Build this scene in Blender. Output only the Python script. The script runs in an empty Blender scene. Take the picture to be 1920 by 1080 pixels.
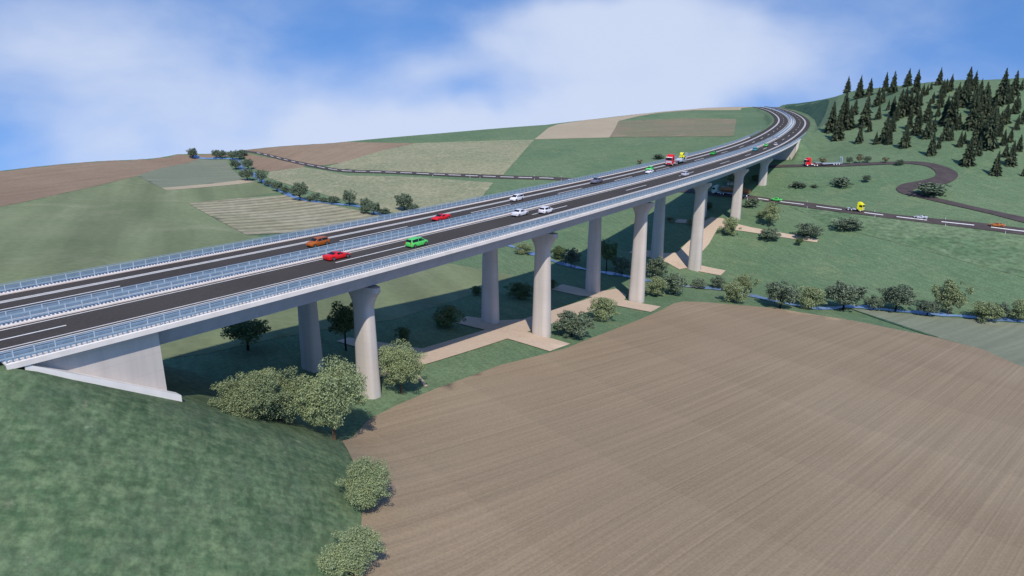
import bpy, bmesh, math, random
import numpy as np
from mathutils import Matrix, Vector
from mathutils.geometry import delaunay_2d_cdt

C = bpy.context.scene
COL = bpy.context.collection
# ------------------------------------------------------------------ camera
F_PX, PITCH, ROLL = 1293.504, 0.294140, 0.003725     # focal length (px at 1920 wide), pitch down, roll
PW, PH = 1920, 1080
cam_data = bpy.data.cameras.new("camera"); cam = bpy.data.objects.new("camera", cam_data); COL.objects.link(cam)
cam_data.sensor_width = 36.0; cam_data.lens = F_PX/PW*36.0
cam_data.clip_start = 1.0; cam_data.clip_end = 5000.0
cam.matrix_world = Matrix.Rotation(math.pi/2-PITCH, 4, 'X') @ Matrix.Rotation(ROLL, 4, 'Z')
C.camera = cam
# ------------------------------------------------------------------ daylight
SUN_ELEV, SHADOW_AZ = math.radians(47.5), math.radians(97.0)   # shadows run towards this azimuth (from +X)
toward = Vector((-math.cos(SHADOW_AZ)*math.cos(SUN_ELEV), -math.sin(SHADOW_AZ)*math.cos(SUN_ELEV), math.sin(SUN_ELEV)))
sun = bpy.data.lights.new("sun", 'SUN'); sun.energy = 4.0; sun.angle = math.radians(0.5); sun.color = (1.0, 0.94, 0.84)
sun_o = bpy.data.objects.new("sun", sun); COL.objects.link(sun_o)
sun_o.rotation_euler = toward.to_track_quat('Z', 'Y').to_euler()
C.view_settings.view_transform = 'Standard'; C.view_settings.look = 'None'
C.view_settings.gamma = 1.0; C.view_settings.use_curve_mapping = False
C.view_settings.exposure = 0.0
C.cycles.max_bounces = 5; C.cycles.transparent_max_bounces = 8
C.cycles.caustics_reflective = False; C.cycles.caustics_refractive = False

W = bpy.data.worlds.new("World"); C.world = W; W.use_nodes = True
def build_world():
    nt = W.node_tree; nt.nodes.clear(); L = nt.links.new
    def nd(t, **k):
        n = nt.nodes.new(t)
        for a, b in k.items(): setattr(n, a, b)
        return n
    def math_(op, a, b=None, c=None, clamp=False):
        n = nd('ShaderNodeMath', operation=op); n.use_clamp = clamp
        for i, v in enumerate((a, b, c)):
            if v is None: continue
            if isinstance(v, (int, float)): n.inputs[i].default_value = v
            else: L(v, n.inputs[i])
        return n.outputs[0]
    out = nd('ShaderNodeOutputWorld'); bg = nd('ShaderNodeBackground'); bg.inputs['Strength'].default_value = 0.1
    L(bg.outputs[0], out.inputs[0])
    tc = nd('ShaderNodeTexCoord')
    # the land falls away below the level horizon: lift the look-up so that the sky carries on down
    lift = nd('ShaderNodeVectorMath', operation='MULTIPLY_ADD'); L(tc.outputs['Generated'], lift.inputs[0])
    lift.inputs[1].default_value = (1, 1, 0.9); lift.inputs[2].default_value = (0, 0, 0.40)
    nrm = nd('ShaderNodeVectorMath', operation='NORMALIZE'); L(lift.outputs[0], nrm.inputs[0])
    sky = nd('ShaderNodeTexSky', sky_type='NISHITA'); sky.sun_disc = False
    sky.sun_elevation = SUN_ELEV; sky.sun_rotation = math.atan2(toward.x, toward.y)
    sky.altitude = 300; sky.air_density = 1.0; sky.dust_density = 0.4; sky.ozone_density = 2.5
    L(nrm.outputs[0], sky.inputs[0])
    tint = nd('ShaderNodeMix', data_type='RGBA', blend_type='MULTIPLY'); tint.inputs[0].default_value = 1.0
    L(sky.outputs[0], tint.inputs[6]); tint.inputs[7].default_value = SKY_TINT
    # broad soft cloud banks, placed by direction
    def direction(u, v):
        a, b = u-PW/2, v-PH/2
        return Vector((a/F_PX, math.cos(PITCH)-b/F_PX*math.sin(PITCH), -math.sin(PITCH)-b/F_PX*math.cos(PITCH))).normalized()
    warp = nd('ShaderNodeTexNoise'); warp.inputs['Scale'].default_value = 3.2; warp.inputs['Detail'].default_value = 4.0
    L(tc.outputs['Generated'], warp.inputs['Vector'])
    wv = nd('ShaderNodeVectorMath', operation='MULTIPLY_ADD'); L(warp.outputs['Color'], wv.inputs[0])
    wv.inputs[1].default_value = (0.34, 0.2, 0.22); wv.inputs[2].default_value = (-0.17, -0.1, -0.11)
    wadd = nd('ShaderNodeVectorMath', operation='ADD'); L(tc.outputs['Generated'], wadd.inputs[0]); L(wv.outputs[0], wadd.inputs[1])
    total = None
    for (u, v, ru, rv, k) in CLOUDS:
        c = direction(u, v)
        # frame on the sky around the bank's centre
        e = Vector((c.y, -c.x, 0)).normalized(); n = e.cross(c).normalized()
        def dot(vec, s):
            d = nd('ShaderNodeVectorMath', operation='DOT_PRODUCT'); L(wadd.outputs[0], d.inputs[0]); d.inputs[1].default_value = tuple(vec*s)
            return d.outputs['Value']
        f = dot(c, 1.0)
        a = math_('SUBTRACT', dot(e, F_PX/ru), 0.0); b = math_('SUBTRACT', dot(n, F_PX/rv), 0.0)
        r2 = math_('ADD', math_('MULTIPLY', a, a), math_('MULTIPLY', b, b))
        g = math_('MULTIPLY', math_('POWER', 2.718, math_('MULTIPLY', r2, -1.0)), k)
        g = math_('MULTIPLY', g, math_('GREATER_THAN', f, 0.0))
        total = g if total is None else math_('ADD', total, g)
    # thin streaky texture
    mp = nd('ShaderNodeMapping'); mp.inputs['Scale'].default_value = (2.0, 2.0, 4.2); L(tc.outputs['Generated'], mp.inputs[0])
    n1 = nd('ShaderNodeTexNoise'); n1.inputs['Scale'].default_value = 2.6; n1.inputs['Detail'].default_value = 6.0; n1.inputs['Roughness'].default_value = 0.5
    n1.inputs['Distortion'].default_value = 0.25
    L(mp.outputs[0], n1.inputs['Vector'])
    m = math_('ADD', total, math_('MULTIPLY', math_('SUBTRACT', n1.outputs['Fac'], 0.5), 1.15))
    # elsewhere in the sky: scattered banks
    m = math_('ADD', m, 0.0)
    ms = nd('ShaderNodeMapRange', interpolation_type='SMOOTHSTEP'); L(m, ms.inputs['Value'])
    ms.inputs['From Min'].default_value = 0.0; ms.inputs['From Max'].default_value = 1.2
    ms.inputs['To Min'].default_value = 0.0; ms.inputs['To Max'].default_value = 0.90
    mix = nd('ShaderNodeMix', data_type='RGBA'); L(ms.outputs[0], mix.inputs[0]); L(tint.outputs[2], mix.inputs[6])
    mix.inputs[7].default_value = CLOUD_COL
    L(mix.outputs[2], bg.inputs['Color'])
SKY_TINT = (1.0, 1.46, 1.95, 1)
CLOUD_COL = (6.6, 7.4, 9.2, 1)
CLOUDS = [(1000,160,1500,450,0.26),(1190,125,260,110,0.85),(930,232,380,48,0.65),(1120,45,170,40,0.4),(700,262,280,42,0.55),(130,110,260,75,0.42),(360,195,280,75,0.45),(800,120,130,40,0.32),(1400,150,140,75,0.35),
          (560,305,300,34,0.5)]

build_world()
# ------------------------------------------------------------------ survey of the valley
# --- motorway axis: position, heading and grade by station (metres)
_K = [1.0451, 0.4173, 0.1717, 0.5622, 0.3698, 1.0075, 0.5659, 1.7196, 1.7186]
_G = [-1.3801, -2.0889, -0.9931, 0.9493, 0.7558, 1.0562, 1.0023]
_SD = np.arange(-120, 1100, 2.0)
def _axis():
    sk = np.linspace(0, 960, len(_K)); sz = np.linspace(0, 960, len(_G))
    k = np.interp(_SD, sk, np.array(_K)/1000.0); g = np.interp(_SD, sz, np.array(_G)/100.0)
    k[_SD < 0] = _K[0]/1000.0*0.6
    i0 = int(np.searchsorted(_SD, 0))
    def acc(v, v0):
        c = np.concatenate([[0], np.cumsum(v[:-1]*2)]); return c - c[i0] + v0
    ph = acc(k, AX0[3])
    return acc(np.cos(ph), AX0[0]), acc(np.sin(ph), AX0[1]), acc(g, AX0[2]), ph
AX0 = (-65.44, 78.38, -29.35, 0.8942)
AX, AY, AZ, AP = _axis()
def deck(s, w, dz=0.0):
    """point at station s, offset w (positive = right, towards the viewer), dz above the carriageway"""
    X = np.interp(s, _SD, AX); Y = np.interp(s, _SD, AY); Z = np.interp(s, _SD, AZ); a = np.interp(s, _SD, AP)
    return np.array([X + np.sin(a)*w, Y - np.cos(a)*w, Z + dz])
def heading(s): return float(np.interp(s, _SD, AP))
def station(px, py):
    """(s, w, z of the road) of ground points, arrays"""
    px = np.asarray(px, float).ravel(); py = np.asarray(py, float).ravel()
    S = np.empty_like(px); Wd = np.empty_like(px); Z = np.empty_like(px)
    cx, cy = AX[::4], AY[::4]
    for a in range(0, len(px), 20000):
        b = slice(a, a+20000)
        d = (px[b, None]-cx)**2 + (py[b, None]-cy)**2
        i = d.argmin(1)*4
        rx, ry = px[b]-AX[i], py[b]-AY[i]; c, sn = np.cos(AP[i]), np.sin(AP[i])
        S[b] = _SD[i] + rx*c + ry*sn
        i2 = np.clip(np.round((S[b]-_SD[0])/2).astype(int), 0, len(_SD)-1)
        rx, ry = px[b]-AX[i2], py[b]-AY[i2]; c, sn = np.cos(AP[i2]), np.sin(AP[i2])
        S[b] = _SD[i2] + rx*c + ry*sn; Wd[b] = rx*sn - ry*c
        Z[b] = np.interp(S[b], _SD, AZ)
    return S, Wd, Z
def ray(u, v):
    a, b = u-PW/2, v-PH/2
    c, s = math.cos(ROLL), math.sin(ROLL)
    a, b = c*a+s*b, -s*a+c*b
    d = np.array([a/F_PX, math.cos(PITCH)-b/F_PX*math.sin(PITCH), -math.sin(PITCH)-b/F_PX*math.cos(PITCH)])
    return d/np.linalg.norm(d)
# --- survey points of the land: (u, v, z) sighted from the viewpoint, and (x, y, z)
SIGHT = [(0,515,-48),(0,326,-50),(200,306,-52),(365,291,-55),(450,285,-54),(640,268,-50),(840,250,-46),(1020,233,-41),(1200,210.5,-34.6),(1390,199.8,-31.2),(1345,199.8,-31.5),(1290,201.6,-32.4),(1245,205.2,-33.6),
 (1150,508,-71),(965,460,-68.5),(735,400,-65),(620,378,-63.5),(500,345,-61.5),(440,310,-59),(370,297,-57),(1400,552,-73.5),(1600,573,-74.5),(1920,602,-76),
 (470,287,-54),(600,312,-57.5),(750,325,-58),(1060,335,-58),(1290,359,-58.5),(1450,377,-58.5),(1610,397,-58.5),(1920,433,-59),
 (1450,313,-46.5),(1520,312,-46),(1640,307,-44),(1740,310,-43),(1790,330,-46),(1690,352,-51),(1760,378,-54),(1920,415,-57),
 (1865,327,-45),(1574,265,-38),(1750,250,-30),(1920,250,-28),
 (1280,565,-70),(1920,690,-72.5),(1920,1080,-62),(1300,1080,-58),(800,1080,-56),(700,780,-56),(690,950,-52.4),(690,1060,-52.8),(655,850,-54.6),(1300,800,-63),(960,680,-60.5)]
SPOT = [(-26.4,116.4,-55.8),(7.5,165,-62.5),(40.9,216,-69.9),(73.2,267.4,-73),(104.2,318.3,-62.1),(133.1,367.9,-53.3),(-38.7,126.6,-54.9),(-6.2,173.4,-62.3),(25.4,221.5,-68.9),(56.3,270.5,-70.7),
 (-40,60,-54),(-80,20,-52),(-100,100,-52),(0,0,-55),(60,0,-58),(150,50,-65),(-150,60,-49),(300,100,-76),(-250,150,-47),
 (326,780,-23),(313,680,-13),(316,600,-7),(270,520,-17),(290,520,-5),(335,520,0),(356,480,2),(400,480,5),(420,380,-20),(380,300,-50),
 (194,504,-35),(234,596,-34),(267,690,-33.3),(292,787,-32.3),(304,886,-31.2),(172.4,426,-46.4),(160,423,-46.6),(200,750,-35),(180,600,-38)]
def _fit():
    C = [list(ray(u, v)*(z/ray(u, v)[2])) for u, v, z in SIGHT] + [list(q) for q in SPOT]
    C = np.array(C); P = C[:, :2]/100.0; n = len(C)
    d2 = ((P[:, None]-P[None])**2).sum(2)
    K = 0.5*d2*np.log(d2+1e-9) + 0.004*np.eye(n)
    A = np.zeros((n+3, n+3)); A[:n, :n] = K; A[:n, n] = 1; A[:n, n+1:] = P; A[n, :n] = 1; A[n+1:, :n] = P.T
    sol = np.linalg.solve(A, np.concatenate([C[:, 2], [0, 0, 0]]))
    return P, sol
_P, _SOL = _fit()
def base(px, py):
    px = np.asarray(px, float).ravel(); py = np.asarray(py, float).ravel(); out = np.empty_like(px); n = len(_P)
    for a in range(0, len(px), 20000):
        b = slice(a, a+20000); Q = np.stack([px[b], py[b]], 1)/100.0
        d2 = ((Q[:, None]-_P[None])**2).sum(2)
        out[b] = (0.5*d2*np.log(d2+1e-9))@_SOL[:n] + _SOL[n] + Q@_SOL[n+1:]
    return out
# the brow of the hills: azimuth from the viewpoint (u) and distance
BROW = [(-300, 447.4), (0, 465.3), (200, 510.8), (365, 572.0), (450, 574.5), (640, 584.9), (840, 627), (1020, 668), (1110, 722), (1200, 788), (1245, 840), (1290, 885), (1345, 908), (1390, 913), (1412, 917), (1440, 920), (1480, 880), (1500, 850), (1555, 750), (1640, 680), (1800, 610), (1920, 598), (2300, 560)]
_bt = np.array([math.atan((u-960)/F_PX/ math.cos(PITCH)) for u, r in BROW]); _br = np.array([r for u, r in BROW], float)
END0, END1 = 1.0, 421.0
def terrain(px, py):
    px = np.asarray(px, float).ravel(); py = np.asarray(py, float).ravel()
    z = base(px, py)
    s, w, zr = station(px, py)
    aw = np.abs(w)
    # far cutting / embankment
    dx1 = np.where(s < END0, 0, np.where(s > END1, 0, np.minimum(s-END0, END1-s)))
    dw = np.maximum(aw-16.4, 0)*np.where(s < 200, 1.1, 1.0)
    d = np.hypot(dx1, dw)
    first = (s < 200)
    emb = zr - np.where(first, 0.3+0.95*np.clip((s-0.6)/1.4, 0, 1), 0.3+0.9*np.clip((END1+2-s)/2, 0, 1)) - d/np.where(first, 1.62, 1.25)
    emb = np.where((s > 200) & (s < 419.0) & (aw < 15.4), -999.0, emb)
    z = np.maximum(z, emb)
    cut = zr - 0.2 + np.maximum(aw-19.0, 0)/1.3
    z = np.where(s > END1, np.minimum(z, cut), z)
    r = np.hypot(px, py); t = np.arctan2(px, py)
    R = np.interp(t, _bt, _br, left=_br[0], right=_br[-1])
    over = np.maximum(r-R, 0)
    return z - over*over/(over+6.0)*0.55
def ground(u, v, lift=0.0):
    d = ray(u, v); t = np.arange(30, 1300, 0.5)
    q = d[None]*t[:, None]; h = terrain(q[:, 0], q[:, 1])
    i = np.nonzero(q[:, 2] <= h)[0]
    if len(i) == 0: return None
    i = i[0]
    if i == 0: return q[0]
    a, b = q[i-1, 2]-h[i-1], h[i]-q[i, 2]; tt = t[i-1]+0.5*a/(a+b+1e-9)
    P = d*tt; return np.array([P[0], P[1], float(terrain(P[0], P[1])[0])+lift])
# ------------------------------------------------------------------ materials
class NT:
    def __init__(s, name):
        s.m = bpy.data.materials.new(name); s.m.use_nodes = True; s.t = s.m.node_tree
        s.b = s.t.nodes['Principled BSDF']; s.b.inputs['Specular IOR Level'].default_value = 0.25
        s.pos = s.n('ShaderNodeNewGeometry').outputs['Position']
    def n(s, t, **k):
        x = s.t.nodes.new(t)
        for a, b in k.items(): setattr(x, a, b)
        return x
    def l(s, a, b): s.t.links.new(a, b)
    def noise(s, scale, detail=3, rough=0.5, stretch=None, az=0.0, dist=0.0):
        t = s.n('ShaderNodeTexNoise'); t.inputs['Scale'].default_value = scale; t.inputs['Detail'].default_value = detail
        t.inputs['Roughness'].default_value = rough; t.inputs['Distortion'].default_value = dist
        v = s.pos
        if stretch or az: v = s.rot(az, stretch or (1, 1, 1))
        s.l(v, t.inputs['Vector']); return t.outputs['Fac']
    def rot(s, az, scale=(1, 1, 1)):
        """coordinates turned so that x runs along azimuth az, then scaled"""
        a = s.n('ShaderNodeVectorRotate', rotation_type='Z_AXIS'); a.inputs['Angle'].default_value = -az; s.l(s.pos, a.inputs['Vector'])
        b = s.n('ShaderNodeVectorMath', operation='MULTIPLY'); s.l(a.outputs[0], b.inputs[0]); b.inputs[1].default_value = scale
        return b.outputs[0]
    def math(s, op, a, b=0.0, c=None):
        x = s.n('ShaderNodeMath', operation=op)
        for i, v in enumerate((a, b, c)):
            if v is None: continue
            if isinstance(v, (int, float)): x.inputs[i].default_value = v
            else: s.l(v, x.inputs[i])
        return x.outputs[0]
    def rng(s, v, a, b, c, d, smooth=True):
        x = s.n('ShaderNodeMapRange', interpolation_type='SMOOTHSTEP' if smooth else 'LINEAR'); s.l(v, x.inputs['Value'])
        for k, q in zip(('From Min', 'From Max', 'To Min', 'To Max'), (a, b, c, d)): x.inputs[k].default_value = q
        return x.outputs[0]
    def mix(s, f, a, b, mode='MIX'):
        x = s.n('ShaderNodeMix', data_type='RGBA', blend_type=mode)
        for i, v in ((0, f), (6, a), (7, b)):
            if isinstance(v, (int, float)): x.inputs[i].default_value = v
            elif isinstance(v, tuple): x.inputs[i].default_value = v if len(v) == 4 else v+(1,)
            else: s.l(v, x.inputs[i])
        return x.outputs[2]
    def scale(s, col, f):
        x = s.n('ShaderNodeVectorMath', operation='SCALE'); s.l(col, x.inputs[0])
        if isinstance(f, (int, float)): x.inputs['Scale'].default_value = f
        else: s.l(f, x.inputs['Scale'])
        return x.outputs[0]
    def bump(s, h, strength, dist=0.3):
        x = s.n('ShaderNodeBump'); x.inputs['Strength'].default_value = strength; x.inputs['Distance'].default_value = dist
        s.l(h, x.inputs['Height']); s.l(x.outputs[0], s.b.inputs['Normal'])
    def done(s, col, rough=0.9, metal=0.0):
        if isinstance(col, tuple): s.b.inputs['Base Color'].default_value = col if len(col) == 4 else col+(1,)
        else: s.l(col, s.b.inputs['Base Color'])
        s.b.inputs['Roughness'].default_value = rough; s.b.inputs['Metallic'].default_value = metal
        return s.m
def plain(name, col, rough=0.5, metal=0.0, var=0.06, scale=1.5):
    t = NT(name); c = t.mix(0.0, col, col); v = t.rng(t.noise(scale, 3), 0.3, 0.7, 1-var, 1+var)
    return t.done(t.scale(c, v), rough, metal)
def turf(name, c0, c1, c2, big=0.02, mid=0.12, fine=1.3, fa=0.16, stripe=None, rough=1.0):
    t = NT(name)
    c = t.mix(t.rng(t.noise(big, 4, 0.55), 0.35, 0.65, 0, 1), c0, c1)
    c = t.mix(t.rng(t.noise(mid, 5, 0.6, dist=0.8), 0.5, 0.72, 0, 0.75), c, c2)
    v = t.rng(t.noise(fine, 3, 0.6), 0.3, 0.7, 1-fa, 1+fa)
    if stripe:
        az, across, along, amt = stripe
        v = t.math('MULTIPLY', v, t.rng(t.noise(1.0, 3, 0.55, stretch=(1/along, 1/across, 0.0), az=az), 0.32, 0.68, 1-amt, 1+amt))
    return t.done(t.scale(c, v), rough)
M = {}
def grass_mat():
    t = NT("meadow_grass")
    c = t.mix(t.rng(t.noise(0.016, 4, 0.55), 0.35, 0.65, 0, 1), (0.105,0.170,0.088), (0.138,0.200,0.106))
    c = t.mix(t.rng(t.noise(0.09, 7, 0.66, dist=1.2), 0.50, 0.74, 0, 0.7), c, (0.185,0.22,0.115))
    # steeper turf of the embankments: longer, darker grass with bare tussocks
    a = t.n('ShaderNodeAttribute', attribute_name='bank').outputs['Fac']
    n = t.math('ADD', t.math('MULTIPLY', t.noise(1.0, 4, 0.62, stretch=(0.9, 0.28, 0.9), az=0.45), 0.5), t.math('MULTIPLY', t.noise(1.0, 4, 0.62, stretch=(0.26, 1.0, 0.5), az=0.45), 0.5))
    d = t.mix(t.rng(n, 0.38, 0.62, 0, 1), (0.062,0.108,0.052), (0.130,0.180,0.092))
    d = t.mix(t.rng(t.noise(0.16, 4, 0.6, dist=0.6), 0.45, 0.72, 0, 0.55), d, (0.085,0.125,0.075))
    d = t.mix(t.rng(t.noise(0.55, 4, 0.65), 0.6, 0.78, 0, 0.8), d, (0.21,0.23,0.145))
    c = t.mix(a, c, d)
    v = t.rng(t.noise(1.5, 4, 0.62), 0.3, 0.7, 0.80, 1.2)
    v2 = t.rng(t.noise(0.8, 3, 0.6, stretch=(1, 0.22, 1), az=0.5), 0.32, 0.68, 0.9, 1.1)
    t.bump(t.noise(0.9, 4, 0.6), 0.35, 0.25)
    return t.done(t.scale(c, t.math('MULTIPLY', v, v2)), 1.0)
M['grass'] = grass_mat()
def plough_mat():
    t = NT("ploughed_soil"); az = math.radians(44)
    c = t.mix(t.rng(t.noise(0.02, 4), 0.35, 0.65, 0, 1), (0.280,0.208,0.134), (0.308,0.236,0.155))
    f1 = t.rng(t.noise(1.0, 3, 0.6, stretch=(0.010, 0.75, 0), az=az), 0.36, 0.66, 0.955, 1.045)
    f2 = t.rng(t.noise(1.0, 2, 0.6, stretch=(0.012, 2.6, 0), az=az), 0.36, 0.66, 0.93, 1.07)
    r = t.n('ShaderNodeSeparateXYZ'); t.l(t.rot(az, (1/27.0, 1/40.0, 1)), r.inputs[0])
    tile = t.rng(t.math('FRACT', r.outputs[0]), 0, 1, 0.968, 1.03, False)
    v = t.math('MULTIPLY', t.math('MULTIPLY', f1, f2), tile)
    v = t.math('MULTIPLY', v, t.rng(t.noise(2.5, 3), 0.3, 0.7, 0.93, 1.07))
    t.bump(t.noise(1.0, 3, 0.6, stretch=(0.012, 1.1, 0), az=az), 0.25, 0.15)
    return t.done(t.scale(c, v), 1.0)
M['plough'] = plough_mat()
M['brown_far'] = turf("bare_soil", (0.25,0.175,0.118), (0.29,0.21,0.142), (0.245,0.185,0.12), 0.012, 0.05, 0.6, 0.07, (1.35, 5.0, 80.0, 0.06))
M['brown_thin'] = turf("stubble_soil", (0.235,0.19,0.125), (0.19,0.19,0.11), (0.265,0.215,0.15), 0.03, 0.08, 0.7, 0.1, (0.05, 6.0, 60.0, 0.10))
M['beige'] = turf("ripe_grain", (0.40,0.33,0.225), (0.43,0.355,0.25), (0.36,0.30,0.2), 0.02, 0.09, 0.8, 0.06)
M['olive'] = turf("dry_pasture", (0.235,0.245,0.145), (0.29,0.28,0.17), (0.36,0.33,0.21), 0.03, 0.16, 0.55, 0.2)
M['pale_green'] = turf("mown_meadow", (0.162,0.196,0.10), (0.196,0.224,0.12), (0.238,0.25,0.146), 0.012, 0.03, 0.5, 0.08, (2.02, 19.0, 240.0, 0.17))
M['grey_green'] = turf("young_crop", (0.19,0.21,0.145), (0.21,0.225,0.158), (0.178,0.20,0.14), 0.02, 0.06, 0.7, 0.05, (0.62, 2.2, 90.0, 0.09))
M['rough'] = turf("rough_grass", (0.10,0.165,0.082), (0.15,0.205,0.11), (0.19,0.235,0.14), 0.03, 0.10, 0.45, 0.24, (-0.7, 2.0, 9.0, 0.12))
def rows_mat():
    t = NT("crop_rows"); az = math.radians(54)
    c = t.mix(t.rng(t.noise(0.03, 4), 0.35, 0.65, 0, 1), (0.31,0.285,0.18), (0.35,0.315,0.215))
    w = t.rng(t.noise(1.0, 2, 0.5, stretch=(0.06, 0.13, 0), az=az), 0.34, 0.66, 0.90, 1.07)
    r = t.n('ShaderNodeSeparateXYZ'); t.l(t.rot(az, (1, 1/7.0, 1)), r.inputs[0])
    w = t.math('MULTIPLY', w, t.rng(t.math('PINGPONG', r.outputs[1], 0.5), 0.10, 0.40, 0.76, 1.12))
    v = t.math('MULTIPLY', w, t.rng(t.noise(0.35, 4), 0.3, 0.7, 0.86, 1.14))
    return t.done(t.scale(c, v), 1.0)
M['rows'] = rows_mat()
def cutting_mat():
    t = NT("cutting_turf")
    w = t.rng(t.noise(1.0, 3, 0.6, stretch=(0.2, 0.2, 0.01)), 0.38, 0.62, 0, 1)
    return t.done(t.scale(t.mix(w, (0.03,0.075,0.05), (0.06,0.12,0.07)), t.rng(t.noise(0.6, 3), 0.3, 0.7, 0.85, 1.15)), 1.0)
M['cutting'] = cutting_mat()
def asphalt_mat():
    t = NT("asphalt")
    v = t.math('MULTIPLY', t.rng(t.noise(0.06, 4), 0.3, 0.7, 0.92, 1.08), t.rng(t.noise(2.5, 3), 0.3, 0.7, 0.9, 1.1))
    return t.done(t.scale(t.mix(0.0, (0.068,0.060,0.056), (0.068,0.06,0.056)), v), 0.85)
M['asphalt'] = asphalt_mat(); M['asphalt'].node_tree.nodes['Principled BSDF'].inputs['Specular IOR Level'].default_value = 0.06
M['asphalt_brown'] = plain("worn_asphalt", (0.078,0.062,0.06), 0.9, var=0.14, scale=0.25)
M['paint'] = plain("road_paint", (0.74,0.73,0.70), 0.6, var=0.08, scale=1.2)
M['trailer'] = plain("trailer_grey", (0.26,0.27,0.31), 0.5, var=0.1)
M['paint_line'] = plain("edge_line_paint", (0.62,0.595,0.565), 0.7, var=0.08, scale=1.2)
M['paint_worn'] = plain("worn_road_paint", (0.40,0.375,0.35), 0.7, var=0.1, scale=1.2)
M['gravel'] = turf("gravel", (0.53,0.405,0.30), (0.57,0.44,0.33), (0.5,0.375,0.28), 0.05, 0.2, 1.5, 0.06)
def concrete_mat(name, col):
    t = NT(name)
    v = t.math('MULTIPLY', t.rng(t.noise(0.12, 4), 0.3, 0.7, 0.95, 1.05), t.rng(t.noise(1.0, 3, 0.6, stretch=(1.1, 1.1, 0.05)), 0.3, 0.7, 0.94, 1.04))
    r = t.n('ShaderNodeSeparateXYZ'); t.l(t.pos, r.inputs[0])
    joint = t.rng(t.math('FRACT', t.math('MULTIPLY', r.outputs[2], 0.42)), 0.0, 0.06, 0.9, 1.0)
    v = t.math('MULTIPLY', v, joint)
    return t.done(t.scale(t.mix(0.0, col, col), v), 0.85)
M['concrete'] = concrete_mat("concrete", (0.54,0.48,0.43))
M['girder'] = concrete_mat("girder_concrete", (0.42,0.42,0.45))
M['cap'] = plain("cap_concrete", (0.73,0.655,0.59), 0.8, var=0.06, scale=0.5)
M['coping'] = plain("pale_coping", (0.80,0.75,0.71), 0.8, var=0.04, scale=0.5)
M['kerb'] = plain("median_concrete", (0.52,0.55,0.58), 0.7, var=0.08, scale=0.5)
M['gutter'] = plain("gutter_stain", (0.10,0.055,0.04), 0.9)
M['steel_dark'] = plain("blue_steel", (0.175,0.25,0.33), 0.4, 0.0, var=0.08)
M['shadow_blue'] = plain("painted_shadow_blue", (0.06,0.10,0.19), 0.5, 0.0, var=0.08)  # shadow colour of the dark teeth at the guard rails' foot
M['steel'] = plain("blue_grey_steel", (0.28,0.37,0.45), 0.4, 0.0, var=0.06)
M['steel_light'] = plain("galvanised_steel", (0.44,0.51,0.57), 0.45, 0.0, var=0.06)
M['bearing'] = plain("bearing_rubber", (0.03,0.03,0.035), 0.7)
def water_mat():
    t = NT("stream_water")
    c = t.mix(t.rng(t.noise(0.15, 3), 0.35, 0.65, 0, 1), (0.12,0.20,0.36), (0.22,0.33,0.52))  # blue in the base colour stands in for the reflected sky
    t.bump(t.noise(2.0, 3), 0.15, 0.1)
    t.b.inputs['Specular IOR Level'].default_value = 0.5
    return t.done(c, 0.15)
M['water'] = water_mat()
def leaf_mat(name, a, b, c):
    t = NT(name)
    r = t.n('ShaderNodeNewGeometry').outputs['Random Per Island']
    o = t.n('ShaderNodeObjectInfo').outputs['Random']
    col = t.mix(t.rng(r, 0.0, 1.0, 0, 1, False), a, b)
    col = t.mix(t.rng(t.noise(0.45, 2), 0.5, 0.7, 0, 0.8), col, c)
    col = t.scale(col, t.rng(o, 0, 1, 0.85, 1.12, False))
    return t.done(col, 0.75)
M['leaf_light'] = leaf_mat("silvery_leaves", (0.125,0.165,0.072), (0.345,0.40,0.205), (0.25,0.285,0.13))
M['leaf_dark'] = leaf_mat("dark_leaves", (0.06,0.095,0.06), (0.20,0.245,0.16), (0.135,0.17,0.095))
M['leaf_mid'] = leaf_mat("green_leaves", (0.04,0.09,0.035), (0.12,0.17,0.065), (0.20,0.20,0.08))
M['leaf_dry'] = leaf_mat("dry_leaves", (0.13,0.12,0.06), (0.22,0.20,0.11), (0.16,0.16,0.08))
M['needle'] = leaf_mat("spruce_needles", (0.022,0.040,0.025), (0.125,0.145,0.078), (0.058,0.076,0.042))
M['bark'] = plain("bark", (0.085,0.055,0.035), 0.95, var=0.25, scale=3)
M['bark_dark'] = plain("dark_bark", (0.02,0.016,0.014), 0.95, var=0.25, scale=3)
M['glass'] = plain("car_glass", (0.012,0.016,0.022), 0.12, var=0.0)
M['tyre'] = plain("tyre_rubber", (0.022,0.022,0.024), 0.8)
M['rim'] = plain("wheel_rim", (0.16,0.165,0.17), 0.4, 0.3)
M['rim_white'] = plain("truck_wheel_rim", (0.75,0.75,0.75), 0.4)
M['trim'] = plain("black_trim", (0.015,0.015,0.016), 0.6)
M['lamp_red'] = plain("tail_lamp", (0.55,0.02,0.015), 0.3, var=0.0)
M['lamp_clear'] = plain("head_lamp", (0.8,0.8,0.78), 0.15, var=0.0)
M['chrome'] = plain("grille_metal", (0.62,0.63,0.66), 0.35, 0.2)
M['white_post'] = plain("post_white", (0.8,0.8,0.78), 0.6)
def paint(name, col):
    t = NT(name); t.b.inputs['Coat Weight'].default_value = 0.4; t.b.inputs['Coat Roughness'].default_value = 0.1
    t.b.inputs['Specular IOR Level'].default_value = 0.35
    c = t.mix(0.0, col, col)
    return t.done(t.scale(c, t.rng(t.noise(1.2, 3), 0.3, 0.7, 0.95, 1.03)), 0.45)
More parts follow.
